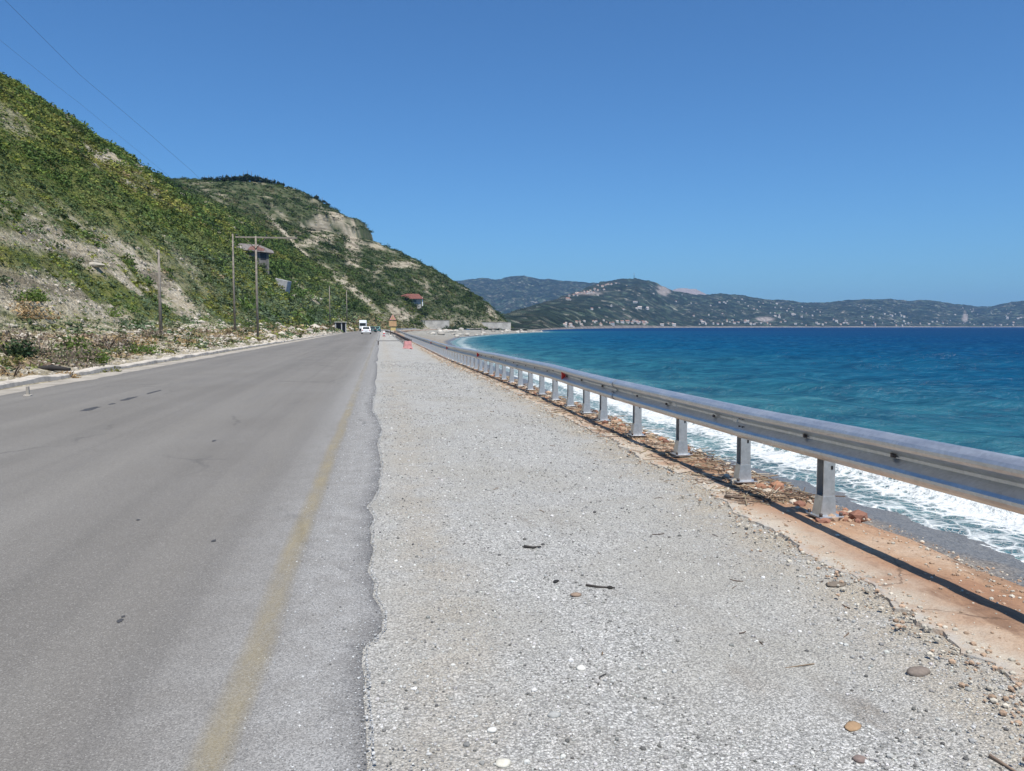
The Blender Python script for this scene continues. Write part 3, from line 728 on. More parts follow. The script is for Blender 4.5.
col = col * (1 + .3 * RS.randn(len(P))[:, None]).clip(.45, 1.7)
P[:, 2] -= rad * .1
tag(scatter('shrub_drifts', P, rad, col, protosB, m_leaf, .25, .7 + .4 * RS.rand(len(P))), kind='stuff')

# rubble at the foot of the slope
def stone_proto(seed, sub=0):
    r = np.random.RandomState(seed)
    bm = bmesh.new(); bmesh.ops.create_icosphere(bm, subdivisions=1 + sub, radius=1)
    sc = np.array([1, .7 + .3 * r.rand(), .45 + .35 * r.rand()])
    V = np.array([v.co[:] for v in bm.verts]) * (1 + .22 * (r.rand(len(bm.verts), 1) - .5)) * sc
    Fc = np.array([[v.index for v in f.verts] for f in bm.faces]); bm.free(); return V, Fc
SP = [stone_proto(i) for i in range(6)]
def scatter_stones(name, pts, rad, col, mat):
    Vs = []; Fs = []; Cs = []; n0 = 0
    ids = RS.randint(len(SP), size=len(pts)); ang = RS.rand(len(pts)) * 6.283
    for k, (pv_, pf) in enumerate(SP):
        m = np.nonzero(ids == k)[0]
        if not len(m): continue
        c, s_ = np.cos(ang[m])[:, None], np.sin(ang[m])[:, None]
        v = np.stack([pv_[None, :, 0] * c - pv_[None, :, 1] * s_, pv_[None, :, 0] * s_ + pv_[None, :, 1] * c, np.repeat(pv_[None, :, 2], len(m), 0)], -1)
        v = v * rad[m][:, None, None] + pts[m][:, None, :]
        Fs.append((pf[None] + (np.arange(len(m)) * len(pv_))[:, None, None]).reshape(-1, 3) + n0)
        Vs.append(v.reshape(-1, 3)); Cs.append(np.repeat(col[m], len(pv_), 0)); n0 += v.shape[0] * v.shape[1]
    return np_mesh(name, np.concatenate(Vs), np.concatenate(Fs), [mat], False, {'tint': np.concatenate(Cs)})
n = 26000
Y = np.exp(RS.uniform(math.log(14), math.log(330), n)); s = .3 + np.where(RS.rand(n) < .45, 14, 60) * RS.rand(n) ** 1.3
X = off(Y) - 9.2 - s
P = np.stack([X, Y, hill_z(X, Y)], -1)
okm = (bare_at(P) > .4) | ((s < 12) & (RS.rand(n) < .45)); P = P[okm]; Y = Y[okm]; n = len(P)
rad = np.clip(.0012 * Y, .018, .25) * np.exp(RS.randn(n) * .55)
g = (.26 + .26 * RS.rand(n))[:, None] * np.array([1.06, .95, .79])
tag(scatter_stones('rubble', P, rad, g, m_stone), kind='stuff')

# ------------------------------------------------------------------ loose gravel on the shoulder
n = 95000
Y = 1.6 + 34 * RS.rand(n) ** 3.0; u = -.05 + 3.3 * RS.rand(n)
okm = (.15 + 1.0 * fbm(u * 1.1, Y * .7, 4, 171) - .1 + .22 * RS.rand(n) > .47 + .12 * sstep(6, 24, Y))
Y, u = Y[okm], u[okm]
okm = u > road_edge(Y) + .02; Y, u = Y[okm], u[okm]; n = len(Y)
okm = u < verge_in(Y) + .12; Y, u = Y[okm], u[okm]; n = len(Y)
rad = np.clip(.0032 * np.exp(RS.randn(n) * .48), .0014, .014) * (1 + .045 * Y)
P = np.stack([u, Y, shoulder_z(u, Y) + rad * .25], -1)
gv = np.clip(.36 + .15 * RS.randn(n), .11, .80)[:, None] * (np.array([1, .985, .94]) + RS.randn(n, 3) * .012)
tag(scatter_stones('loose_gravel', P, rad, np.clip(gv, 0, 1), m_stone), kind='stuff')
# crumbs of gravel on the road strip
n = 9000
Y = 1.9 + 18 * RS.rand(n) ** 2; u = road_edge(Y) + .02 - .55 * RS.rand(n) ** 2.6
rad = np.clip(.0026 * np.exp(RS.randn(n) * .4), .0014, .008) * (1 + .04 * Y)
P = np.stack([u, Y, .0 + rad * .3], -1)
gv = np.clip(.36 + .13 * RS.randn(n), .12, .7)[:, None] * np.array([1, 1, .98])
tag(scatter_stones('gravel_crumbs', P, rad, gv, m_stone), kind='stuff')
# crumbs of soil and broken edge along the verge
n = 9000
Y = 2.2 + 60 * RS.rand(n) ** 2.4
u = np.where(RS.rand(n) < .5, verge_in(Y) + RS.randn(n) * .13, verge_out(Y) - np.abs(RS.randn(n)) * .3)
rad = np.clip(.0055 * np.exp(RS.randn(n) * .55), .002, .016) * (1 + .04 * Y)
zz = np.array([verge_z(a, b_) for a, b_ in zip(u, Y)])
P = np.stack([u, Y, zz + rad * .2], -1)
cc = np.where(RS.rand(n, 1) < .5, np.array([.46, .42, .35]), np.array([.38, .27, .19])) * (.7 + .6 * RS.rand(n, 1))
tag(scatter_stones('verge_rubble', P, rad, cc, m_stone), kind='stuff')
n = 420
Y = 5.5 + 34 * RS.rand(n) ** 1.5; u = verge_out(Y) - .02 - .42 * RS.rand(n) ** 1.3
rad = np.clip(.03 * np.exp(RS.randn(n) * .5), .012, .09)
P = np.stack([u, Y, np.array([verge_z(a, b_) for a, b_ in zip(u, Y)]) + rad * .1], -1)
cc = np.array([[.36, .19, .12], [.42, .29, .2], [.24, .12, .085], [.48, .42, .34]])[RS.randint(4, size=n)] * (.7 + .5 * RS.rand(n, 1))
tag(scatter_stones('broken_crust', P, rad, cc, m_stone), kind='stuff')
# dry reed litter along the rail
def sticks(n, Yf, uf, L, r, zf):
    Vs = []; Fs = []; Cs = []
    for i in range(n):
        y = Yf(); u_ = uf(y); l = L * math.exp(random.gauss(0, .5)); a = random.gauss(PI / 2, .7); w = r * (.6 + .8 * random.random()) * (1 + .02 * y)
        z = zf(u_, y) + w
        d = np.array([math.cos(a), math.sin(a), random.gauss(0, .06)]) * l / 2; q = np.array([-math.sin(a), math.cos(a), 0]) * w
        c = np.array([u_, y, z + abs(d[2])]); k = len(Vs); bend = np.array([-math.sin(a), math.cos(a), 0]) * random.gauss(0, .06) * l
        h = np.array([0, 0, w])
        for e, bb in ((-1, 0), (0, 1), (1, 0)):
            Vs += [c + d * e + bend * bb + q, c + d * e + bend * bb + h * 1.2, c + d * e + bend * bb - q, c + d * e + bend * bb - h]
        for sgm in (0, 4):
            for j in range(4): Fs.append((k + sgm + j, k + sgm + (j + 1) % 4, k + sgm + 4 + (j + 1) % 4, k + sgm + 4 + j))
        b_ = random.choice([(.36, .29, .19), (.26, .18, .12), (.44, .38, .29), (.10, .075, .06), (.16, .11, .08)])
        Cs += [b_] * 12
    return Vs, Fs, Cs
Vs, Fs, Cs = sticks(2300, lambda: 6.2 + 34 * random.random() ** 1.6, lambda y: float(verge_in(y)) + .05 + random.random() ** .7 * (float(verge_out(y)) - float(verge_in(y)) - .05), .20, .003, verge_z)
tag(np_mesh('reed_litter', Vs, Fs, [m_twig], False, {'tint': Cs}), kind='stuff')
Vs, Fs, Cs = sticks(70, lambda: 3 + 12 * random.random(), lambda y: .3 + 2.6 * random.random() ** .5, .06, .0022, lambda x, y: float(shoulder_z(x, y)))
tag(np_mesh('twig_litter', Vs, Fs, [m_twig], False, {'tint': [(c[0] * .55, c[1] * .5, c[2] * .5) for c in Cs]}), kind='stuff')

# single stones and sticks one can point at
def single_stone(name, px, py, r, colr, label, cat, flat=1.0, group=None, rz=0, asp=1.0):
    p0 = gp(px, py); z = float(shoulder_z(p0[0], p0[1])) if p0[0] < 2.9 else verge_z(p0[0], p0[1])
    p0 = gp(px, py, z)
    V, Fc = stone_proto(int(px * 7 + py), 1)
    V = V * r * np.array([asp, 1, flat])
    o = np_mesh(name, V, Fc, [m_stone], True, {'tint': np.repeat(np.array([colr]), len(V), 0)})
    o.location = (p0[0], p0[1], z + r * flat * .3); o.rotation_euler.z = rz
    return tag(o, label, cat, group)
single_stone('pebble', 576, 596, .033, (.27, .20, .15), 'brown rounded pebble lying below the black twig on the gravel', 'stone', .8)
single_stone('pebble', 554, 716, .028, (.36, .36, .34), 'flat grey pebble half sunk in the gravel near the bottom edge', 'stone', .6)
single_stone('pebble', 581, 669, .022, (.66, .64, .58), 'cream white pebble in the middle of the gravel', 'stone', .7)
single_stone('pebble', 492, 731, .020, (.62, .61, .57), 'white pebble on the gravel near the road edge, close to the bottom', 'stone', .6)
single_stone('pebble', 503, 764, .030, (.58, .55, .47), 'pale cream stone at the bottom edge of the picture on the gravel', 'stone', .5)
single_stone('bark_piece', 853, 727, .036, (.33, .22, .13), 'curled brown piece of bark on the gravel at lower right', 'bark', .35, None, .6, 1.3)
single_stone('soil_clod', 918, 673, .05, (.20, .165, .14), 'dark soil clod lying on gravel beside the earth verge', 'clod', .5, None, .3, 1.3)
single_stone('soil_clod', 836, 585, .045, (.18, .15, .12), 'dark soil clod at the cracked inner lip of the rusty verge', 'clod', .45, None, .2, 1.6)
def single_stick(name, pts, r, colr, label, cat='stick'):
    P = [gp(a, b) for a, b in pts]; V = []
    M = MB(); q = []
    for p in P:
        z = (float(shoulder_z(p[0], p[1])) if p[0] < 2.95 else verge_z(p[0], p[1])) + r * .9
        q.append((p[0] - P[0][0], p[1] - P[0][1], z))
    rr = [r * (1 - .5 * i / max(1, len(q) - 1)) for i in range(len(q))]
    M.tube(q, rr, 7)
    o = M.build(name, simple('stick_' + name, colr, .9, 0, .3, 30)); o.location = (P[0][0], P[0][1], 0)
    return tag(o, label, cat)
single_stick('stick', [(524, 545), (533, 546), (541, 545)], .011, (.045, .04, .036), 'short black stick lying alone on the middle of the gravel')
single_stick('stick', [(586, 584), (600, 586), (615, 587)], .008, (.05, .042, .036), 'dark twig with a thick end above the brown pebble')
single_stone('charcoal_lump', 610, 588, .018, (.035, .033, .03), 'black lump at the right end of the dark twig', 'lump', .8)
single_stone('charcoal_lump', 556, 582, .020, (.03, .03, .03), 'black oval lump on gravel left of the dark twig', 'lump', .7, None, .9, 1.5)
single_stick('twig', [(598, 682), (600, 675), (606, 671)], .004, (.06, .055, .05), 'thin curved dark twig on the gravel below the pebble')
single_stick('stick', [(725, 497), (738, 499), (750, 500)], .016, (.16, .115, .085), 'brown stick on the pale sand beside the second post')
single_stick('stick', [(990, 752), (1005, 760), (1018, 768)], .008, (.26, .19, .14), 'brown twig on the gravel in the bottom right corner')
single_stone('soil_clod', 860, 760, .028, (.22, .17, .15), 'brown clod on the gravel under the curled piece of bark', 'clod', .5)

# ------------------------------------------------------------------ guardrail
def rail_z(Y): return float(dip(Y)) + .055 * (1 - float(sstep(3, 7.5, Y))) - .03 * float(sstep(5, 9, Y))
def rail_x(Y): return 3.42 + float(off(Y)) + .05 * float(sstep(9, 14, Y))
# W profile: (offset towards the road is negative x, height)
prof = [(.0, .0), (-.02, .006), (-.066, .034), (-.080, .055), (-.080, .075), (-.066, .096), (-.014, .130), (.002, .145), (.002, .165), (-.014, .180), (-.066, .214), (-.080, .235), (-.080, .255), (-.066, .276), (-.02, .304), (.0, .31)]
prof_in = [(x + .006, z) for x, z in prof]
gr = empty('guardrail', (3.45, 5.62, 0), 0, 'long galvanised crash barrier on bolted posts between gravel shoulder and sea', 'guardrail')
GO = np.array([3.45, 5.62, 0])
def beam(y0, y1, lap=.0):
    M = MB(); n = max(2, int((y1 - y0) / 2)); secs = []
    for y in np.linspace(y0, y1, n + 1):
        x0 = rail_x(y) + .01 - lap; z0 = .485 + rail_z(y) + .008 * math.sin(y * .9)
        secs.append([(x0 + a - GO[0], y - GO[1], z0 + b_) for a, b_ in prof] + [(x0 + a - GO[0], y - GO[1], z0 + b_) for a, b_ in prof_in[::-1]])
    M.loft(secs, 0, False); o = M.build('rail_beam', m_galv, gr)
    return o
ys = [-1.6, 2.55, 6.75]
while ys[-1] < 60: ys.append(ys[-1] + 4.2)
while ys[-1] < 330: ys.append(ys[-1] + 12.6)
beams = []
for i, (a, b_) in enumerate(zip(ys, ys[1:])): beams.append(beam(a, b_ + .16, .012 * (i % 2)))
# bolts and slots on the near beams
for bmo, (a, b_) in list(zip(beams, zip(ys, ys[1:])))[:7]:
    for y in (a + .05, a + .12, a + 2.1, a + .75, a + 3.2):
        x0 = rail_x(y); z0 = .485 + rail_z(y) + .155
        pair = y - a < .2 or abs(y - a - 2.1) < .01
        for dz in ((-.095, -.045, .045, .095) if y - a < .2 else (0,)):
            M = MB(); M.tube([(x0 - .005 + (-.018 if dz else 0) - GO[0], y - GO[1], z0 + dz), (x0 - .025 + (-.018 if dz else 0) - GO[0], y - GO[1], z0 + dz)], .013, 8)
            M.box((x0 - .013 + (-.018 if dz else 0) - GO[0], y - GO[1], z0 + dz), (.006, .05, .026)); M.build('bolt', m_rust, bmo)
# posts
def make_post():
    hw = .050; root = MB()
    # folded sheet post: a channel whose web faces along the rail
    prof_p = [(-hw, -.05), (hw, -.05), (hw, .05), (-hw, .05), (-hw, .043), (hw - .008, .043), (hw - .008, -.043), (-hw, -.043)]
    root.prism(prof_p, .13, .70, 'z')
    # flared foot
    f0 = [(-.080, -.06, .014), (.060, -.06, .014), (.060, .06, .014), (-.080, .06, .014)]
    f1 = [(-hw - .004, -.055, .17), (hw + .004, -.055, .17), (hw + .004, .055, .17), (-hw - .004, .055, .17)]
    root.loft([f0, f1])
    p = root.build('post', m_galv)
    MB().box((0, .0, .007), (.21, .20, .014), None, .003).build('base_plate', m_galv, p)
    for sx in (-1, 1):
        for sy in (-1, 1):
            b_ = MB(); b_.tube([(sx * .088, sy * .082, .014), (sx * .088, sy * .082, .04)], .013, 6); b_.build('anchor_bolt', m_rust, p)
    MB().box((.02, -.0515, .40), (.018, .004, .03)).build('bolt_hole', m_black, p)
    MB().box((-.075, .0, .62), (.045, .09, .16), None, .004).build('spacer_block', m_galv, p)
    return p
py_ = [-1.2, 0.5, 2.25, 3.95, 5.62, 7.05, 8.65, 10.3, 12.05, 13.15, 14.35, 15.65]
while py_[-1] < 118: py_.append(py_[-1] + 1.36)
py_ = py_[4:99]
proto_post = make_post(); first = True
for y in py_:
    c = proto_post if first else copy_tree(proto_post)
    if y > 30 and not first:
        for ch in list(c.children):
            if ch.name.startswith('anchor_bolt') or ch.name.startswith('bolt_hole'): bpy.data.objects.remove(ch)
    first = False
    c.parent = gr; x = rail_x(y) + .105
    c.location = (x - GO[0], y - GO[1], .02 + float(dip(y)))
    c.rotation_euler = (random.gauss(0, .006), random.gauss(0, .008), random.gauss(0, .02))
for y in (14.3, 27.5, 40.7, 53.9):
    x0 = rail_x(y); M = MB()
    M.box((x0 - .045 - GO[0], y - GO[1], .64 + rail_z(y)), (.075, .06, .14), None, .006); M.build('reflector', m_red, gr)

# ------------------------------------------------------------------ things on the shoulder further on
wb = empty('road_barrier', (1.95, 58.2, -.15), .15, 'faded pink plastic road barrier block on the gravel before the old rail', 'barrier')
M = MB(); M.prism([(-.36, 0), (.36, 0), (.36, .09), (.30, .14), (.25, .60), (-.25, .60), (-.30, .14), (-.36, .09)], -.2, .2, 'y'); M.build('body', m_pink, wb)
M = MB()
for sx in (-.2, .2): M.box((sx, 0, -.0 + .03), (.14, .42, .06))
M.build('foot', m_rust, wb)
MB().box((0, -.206, .40), (.4, .012, .13), None, .004).build('panel', m_pink, wb)
bp = empty('barrier_bar', (.9, 66, 0), 0, 'low grey bar lying across the shoulder left of the pink block', 'barrier')
MB().box((0, 0, .33), (2.6, .22, .07), None, .01).build('bar', simple('bar_grey', (.22, .21, .20), .7), bp)
for sx in (-1.15, 1.15):
    M = MB(); M.box((sx, 0, .12), (.08, .3, .36)); M.build('leg', m_rust, bp)
cn_ = empty('traffic_cone', (.45, 122, 0), 0, 'small white and red traffic cone at the road edge near the roadworks boards', 'traffic cone')
M = MB(); M.tube([(0, 0, .04), (0, 0, .8)], [.2, .04], 12); M.build('cone', m_white, cn_)
MB().box((0, 0, .02), (.5, .5, .04)).build('base', m_red, cn_)
M = MB(); M.tube([(0, 0, .36), (0, 0, .54)], [.140, .098], 12, False); M.build('stripe', m_red, cn_)
og = empty('old_guardrail', (2.2, 60, 0), 0, 'low dark rusty rail bending from the pink block towards the road', 'guardrail')
pp = [(2.25, 59.2), (2.2, 75), (2.2, 95), (2.1, 115), (1.7, 140), (.9, 165)]
def oxy(t): 
    ts = np.linspace(0, 1, len(pp)); return float(np.interp(t, ts, [p[0] for p in pp])), float(np.interp(t, ts, [p[1] for p in pp]))
secs = []
for t in np.linspace(0, 1, 24):
    x, y = oxy(t); z = .38 + float(dip(y)) * .6
    secs.append([(x - 2.2 + a, y - 60, z + b_ * .9) for a, b_ in prof] + [(x - 2.2 + a, y - 60, z + b_ * .9) for a, b_ in prof_in[::-1]])
MB().loft(secs).build('rail_beam', m_rust, og)
for t in np.linspace(.02, .98, 20):
    x, y = oxy(t); z = float(dip(y)) * .6
    MB().box((x - 2.2 + .06, y - 60, .3 + z), (.1, .07, .7)).build('post', m_rust, og)
mk = empty('marker_stub', (*gp(28, 396)[:2], 0), 0, 'short pale marker stub standing in the gutter before the kerb', 'marker post')
MB().box((0, 0, .11), (.06, .06, .22), None, .01).build('stub', m_gutter, mk)
MB().box((0, 0, .015), (.14, .12, .03), None, .005).build('base', m_kerb, mk)

# roadworks boards
def box_part(name, c, d, m, parent, rot=None, bev=.02): return MB().box(c, d, rot, bev).build(name, m, parent)
m_sgn = simple('faded_orange_board', (.47, .29, .15), .6, 0, .15, 3); m_sgy = simple('yellow_board', (.55, .42, .17), .6, 0, .12, 3)
ex = empty('roadworks_sign', (1.95, 131, -.1), .06, 'tall orange and yellow roadworks boards on two posts behind the old rail', 'road sign')
for sx in (-.36, .36):
    p = box_part('post', (sx, 0, 1.75), (.09, .09, 3.5), m_rust, ex, None, .01)
    box_part('strut', (sx, .55, .75), (.06, 1.75, .06), m_rust, p, Matrix.Rotation(-.95, 3, 'X'), .005)
    box_part('foot', (sx, .35, .05), (.22, 1.5, .1), m_wallc, ex)
M = MB(); M.prism([(-.55, 2.72), (.55, 2.72), (0, 3.62)], -.075, -.055, 'y'); tp = M.build('warning_triangle', m_pink, ex)
M = MB(); M.prism([(-.36, 2.82), (.36, 2.82), (0, 3.42)], -.09, -.0765, 'y'); M.build('triangle_face', m_sgn, tp)
box_part('board', (0, -.06, 2.08), (1.25, .03, .9), m_sgn, ex, None, .008)
box_part('board', (.05, -.06, 1.18), (.85, .03, .5), m_sgy, ex, None, .008)
for sx in (-.35, .4):
    M = MB(); M.loft([[(sx + r_ * .30 * math.cos(a), -.32 + r_ * .2 * math.sin(a), z) for a in np.linspace(0, 2 * PI, 11)[:-1]] for z, r_ in ((.0, .85), (.08, 1.05), (.17, .95), (.23, .5))], 0, True); M.build('sandbag', m_plaster, ex)

# ------------------------------------------------------------------ vehicles
def car(loc, rz, paint, label, L=4.1, Wd=1.74, Hh=1.5, name='parked_car', cat='car', van=False):
    r = empty(name, loc, rz, label, cat)
    h = Wd / 2
    # lower body, rear at -y
    def sec(y, zb, zt, w): return [(-w, y, zb), (-w * 1.0, y, (zb + zt) / 2), (-w * .94, y, zt), (w * .94, y, zt), (w * 1.0, y, (zb + zt) / 2), (w, y, zb)]
    bl = .92 if not van else 1.1
    M = MB(); M.loft([sec(-L / 2, .42, bl * .92, h * .9), sec(-L / 2 + .15, .28, bl, h), sec(L * .12, .26, bl + .02, h), sec(L * .3, .26, bl - .03, h), sec(L / 2 - .15, .28, bl - .2, h * .97), sec(L / 2, .40, .62, h * .85)], 0, False)
    body = M.build('body', paint, r)
    def gs(y, zt, w, zb=bl - .01): return [(-h * .93, y, zb), (-w, y, zt), (w, y, zt), (h * .93, y, zb)]
    M = MB()
    y0, y1, y2, y3 = (-L / 2 + .12, -L / 2 + .45, L * .1, L * .27)
    if van: y1, y2, y3 = -L / 2 + .2, L * .22, L * .36
    z1 = Hh
    A = [(-h * .92, y0, bl - .01), (h * .92, y0, bl - .01), (h * .92, y3, bl - .01), (-h * .92, y3, bl - .01)]
    B = [(-h * .74, y1, z1 - .02), (h * .74, y1, z1 - .02), (h * .76, y2, z1), (-h * .76, y2, z1)]
    M.loft([A, B]); roof = M.build('cabin', paint, r)
    def pane(nm, q, off_):
        q = [Vector(p) for p in q]; n = (q[1] - q[0]).cross(q[3] - q[0]).normalized(); c = sum(q, Vector()) / 4
        if n.dot(c - Vector((0, 0, 1.1))) < 0: n = -n
        q = [c + (p - c) * .86 + n * .006 for p in q]
        M = MB(); M.loft([[tuple(p) for p in q], [tuple(p + n * .012) for p in q]]); return M.build(nm, m_glass, roof)
    pane('rear_window', [A[0], A[1], B[1], B[0]], 0); pane('windscreen', [A[3], A[2], B[2], B[3]], 0)
    pane('side_window', [A[0], A[3], B[3], B[0]], 0); pane('side_window', [A[1], A[2], B[2], B[1]], 0)
    for sx in (-1, 1):
        for yy in (-L * .31, L * .32):
            M = MB(); M.tube([(sx * (h - .2), yy, .31), (sx * (h + .005), yy, .31)], .31, 16); ty = M.build('wheel', m_dark, r)
            M = MB(); M.tube([(sx * (h + .005), yy, .31), (sx * (h + .012), yy, .31)], .19, 12); M.build('rim', m_chrome, ty)
        box_part('tail_light', (sx * h * .74, -L / 2 - .0, bl * .86), (.22, .06, .16), m_lamp_red, r)
        box_part('headlight', (sx * h * .66, L / 2 - .05, .62), (.3, .12, .14), m_lamp_clear, r)
        box_part('mirror', (sx * (h + .1), L * .2, bl + .05), (.16, .1, .12), m_black, r)
    box_part('bumper', (0, -L / 2 - .02, .45), (Wd * .9, .12, .2), paint, r); box_part('bumper', (0, L / 2 - .02, .42), (Wd * .86, .12, .22), paint, r)
    box_part('number_plate', (0, -L / 2 - .085, .6), (.5, .012, .11), m_white, r)
    return r
car((at(366.3, 330, 158)[0], 158, 0), 0, m_white, 'white hatchback car seen from behind on the road', 4.0, 1.9, 1.5)
car((at(373.2, 328, 205)[0], 205, 0), -.05, m_green, 'dark green car with pale roof glare right of the white car', 4.2, 1.75, 1.5)
car((at(377.6, 328, 222)[0], 222, 0), -.05, m_teal, 'teal car nearest the shoulder, ahead of the white car', 4.2, 1.75, 1.5)
vn = empty('delivery_truck', (at(363, 326, 262)[0], 262, 0), PI, 'white high fronted truck with dark windscreen beyond the white car', 'truck')
box_part('cab', (0, 2.6, 1.75), (2.3, 1.7, 2.4), m_white, vn, None, .12)
box_part('windscreen', (0, 3.46, 2.15), (2.0, .03, .95), m_glass, vn, None, .01)
box_part('cargo_box', (0, -.9, 2.15), (2.4, 5.0, 2.9), m_white, vn, None, .05)
box_part('chassis', (0, 0, .65), (2.0, 6.6, .3), m_dark, vn); box_part('bumper', (0, 3.5, .62), (2.2, .2, .4), m_black, vn)
for sx in (-1, 1):
    for yy in (-2.2, 2.5):
        M = MB(); M.tube([(sx * .8, yy, .45), (sx * 1.12, yy, .45)], .45, 16); M.build('wheel', m_dark, vn)
    box_part('headlight', (sx * .85, 3.48, .95), (.3, .06, .2), m_lamp_clear, vn)

# ------------------------------------------------------------------ poles and wires
TOPS = {}
def pole(px, base_y, top_y, label, arm=None, Yfix=None):
    if Yfix: 
        b_ = at(px, base_y, Yfix); b_[2] = ground_z(b_[0], b_[1])
    else: b_ = hit_hill(px, base_y)
    top = at(px, top_y, b_[1]); hgt = top[2] - b_[2]
    r = empty('utility_pole', (b_[0], b_[1], b_[2]), 0, label, 'utility pole', 'roadside wooden utility poles')
    k = b_[1] / 75.0
    M = MB(); M.tube([(0, 0, -.6), (0, 0, hgt * .5), (.03, 0, hgt)], [.12 * max(1, k ** .4), .10 * max(1, k ** .4), .075 * max(1, k ** .4)], 10); M.build('shaft', m_wood, r)
    if arm:
        MB().box(((arm[0] + arm[1]) / 2, 0, hgt - .12), (arm[1] - arm[0], .11, .13)).build('crossarm', m_wood, r)
        for sx in (-1, 1):
            M = MB(); M.tube([(0, -.08, hgt - 1.15), (sx * .9, -.08, hgt - .2)], .035, 6); M.build('brace', m_rust, r)
        for x in np.linspace(arm[0] + .1, arm[1] - .1, 3):
            M = MB(); M.tube([(x, 0, hgt - .06), (x, 0, hgt + .12)], [.05, .06], 8); M.build('insulator', m_glass, r)
    else:
        M = MB(); M.tube([(-.03, -.1, hgt - .25), (-.03, -.22, hgt - .22)], .05, 8); M.build('insulator', m_glass, r)
    TOPS[px] = top
    return top
tA = pole(161, 334, 250, 'nearest thin wooden pole standing alone above the rubble')
tC = pole(258, 341, 236, 'tall wooden pole with a long crossarm in front of the ruined house', (-1.7, 3.6), 72)
tB = pole(235, 332, 234, 'slender pole just left of the crossarm pole')
tD = pole(330, 324, 286, 'distant thin pole beside the dark roadside hut')
tE = pole(347, 323, 290, 'farthest pole, nearest to the vehicles on the road')
def wire(pts, r, label, sag=1.0):
    P0 = Vector(pts[0]); M = MB(); q = []
    for a, b_ in zip(pts, pts[1:]):
        a, b_ = Vector(a), Vector(b_)
        for t in np.linspace(0, 1, 15)[(1 if q else 0):]:
            p = a.lerp(b_, float(t)); p.z -= sag * 4 * t * (1 - t); q.append(p - P0)
    M.tube(q, [r * max(1, (q_ + P0).y / 45) for q_ in q], 5); o = M.build('power_cable', m_wire)
    o.location = P0; return tag(o, label, 'cable')
wire([tuple(at(*q)) for q in [(-60, -72, 24), (5, 0, 30), (80, 75, 38), (145, 130, 50), (193, 172, 60)]] + [tuple(tC + np.array([-.2, 0, .1]))], .005, 'upper overhead cable crossing the sky at top left', 0)
wire([tuple(at(*q)) for q in [(-60, -5, 28), (0, 40, 34), (26, 61, 37), (57, 86, 41), (78, 102, 46)]] + [tuple(tC + np.array([-1.5, 0, .1]))], .004, 'lower overhead cable passing in front of the hill crest', 0)
wire([tuple(at(*q)) for q in [(-60, 30, 34), (0, 87, 40), (56, 133, 50), (112, 178, 60)]] + [tuple(tB)], .008, 'dark cable running down in front of the green hill', 0)
wire([tuple(tA), tuple(tB + np.array([0, 0, -2.2]))], .008, 'short cable strung from the nearest pole to the slender one', .5)
wire([tuple(tC + np.array([-1.5, 0, .1])), tuple(tB)], .008, 'short top cable from the crossarm to the slender pole', .05)

# ------------------------------------------------------------------ buildings on the hill
P = hit_hill(254, 262); sc = P[1] / 769
rh = empty('ruined_house', (P[0] - 1.0, P[1] + 1.5, P[2] + .2), .25, 'ruined stone house with red patched roof behind the crossarm pole', 'house')
w = 34 * sc
M = MB(); M.box((w * .1, 0, -1.2), (w * .7, 5, 10.0)); M.build('wall', simple('grey_ruin_wall', (.17, .16, .15), .9, 0, .35, 1.0, .4), rh)
M = MB(); M.prism([(-w * .58, 3.4), (w * .58, 2.5), (w * .56, 3.2), (w * .2, 4.8), (-w * .3, 5.0), (-w * .58, 4.4)], -3.4, 3.2, 'y'); rf = M.build('roof', simple('grey_roof', (.38, .33, .31), .9, 0, .35, 1.2, .4), rh)
M = MB(); M.prism([(-w * .12, 3.3), (w * .30, 3.0), (w * .34, 3.6), (w * .12, 4.5), (-w * .05, 4.2)], -3.46, -3.36, 'y'); M.build('tile_patch', simple('faded_tiles', (.33, .17, .14), .9, 0, .4, 1.5), rf)
for x in (-w * .42, -w * .36): MB().box((x, -2.7, 0.2), (.5, .5, 5.6)).build('column', m_plaster, rh)
for x in (-.15, .3): MB().box((w * x, -2.53, 1.6), (w * .16, .06, 2.2)).build('opening', m_black, rh)
P = hit_hill(279, 286); sc = P[1] / 769
cbk = empty('concrete_block', (P[0], P[1], P[2]), -.3, 'tilted grey concrete block on the slope below the ruined house', 'concrete block')
M = MB(); M.box((0, .6, .2), (18 * sc, 3.0, 12 * sc), Matrix.Rotation(.22, 4, 'Y').to_3x3(), .08); M.build('slab', simple('grey_slab', (.36, .36, .37), .9, 0, .2, 1), cbk)
M = MB(); M.box((-9 * sc, .6, 0), (2.0, 3, 6 * sc), Matrix.Rotation(.5, 4, 'Y').to_3x3(), .08); M.build('broken_end', m_wallc, cbk)
P = hit_hill(410, 303); sc = P[1] / 769
fh = empty('red_roof_house', (P[0] - 1.5, P[1] + 3, P[2] - .4), .12, 'low house with a red tiled roof on the far headland', 'house')
w = 30 * sc
MB().box((0, 0, -.6), (w * .86, 7, 8.6)).build('wall', simple('grey_plaster', (.40, .38, .35), .9, 0, .2, 1), fh)
M = MB(); M.prism([(-w * .62, 2.6), (w * .5, 2.9), (w * .34, 5.6), (-w * .05, 5.6)], -5.0, 4.4, 'y'); M.build('roof', m_tile, fh)
for x in (-.28, 0, .22):
    f = MB().box((w * x, -3.52, 1.6), (1.8, .08, 1.5)).build('window', m_glass, fh); MB().box((w * x, -3.56, .78), (2.0, .16, .12)).build('sill', m_plaster, f)
MB().box((w * .47, -3.9, 1.2), (.5, .5, 5)).build('column', m_white, fh)
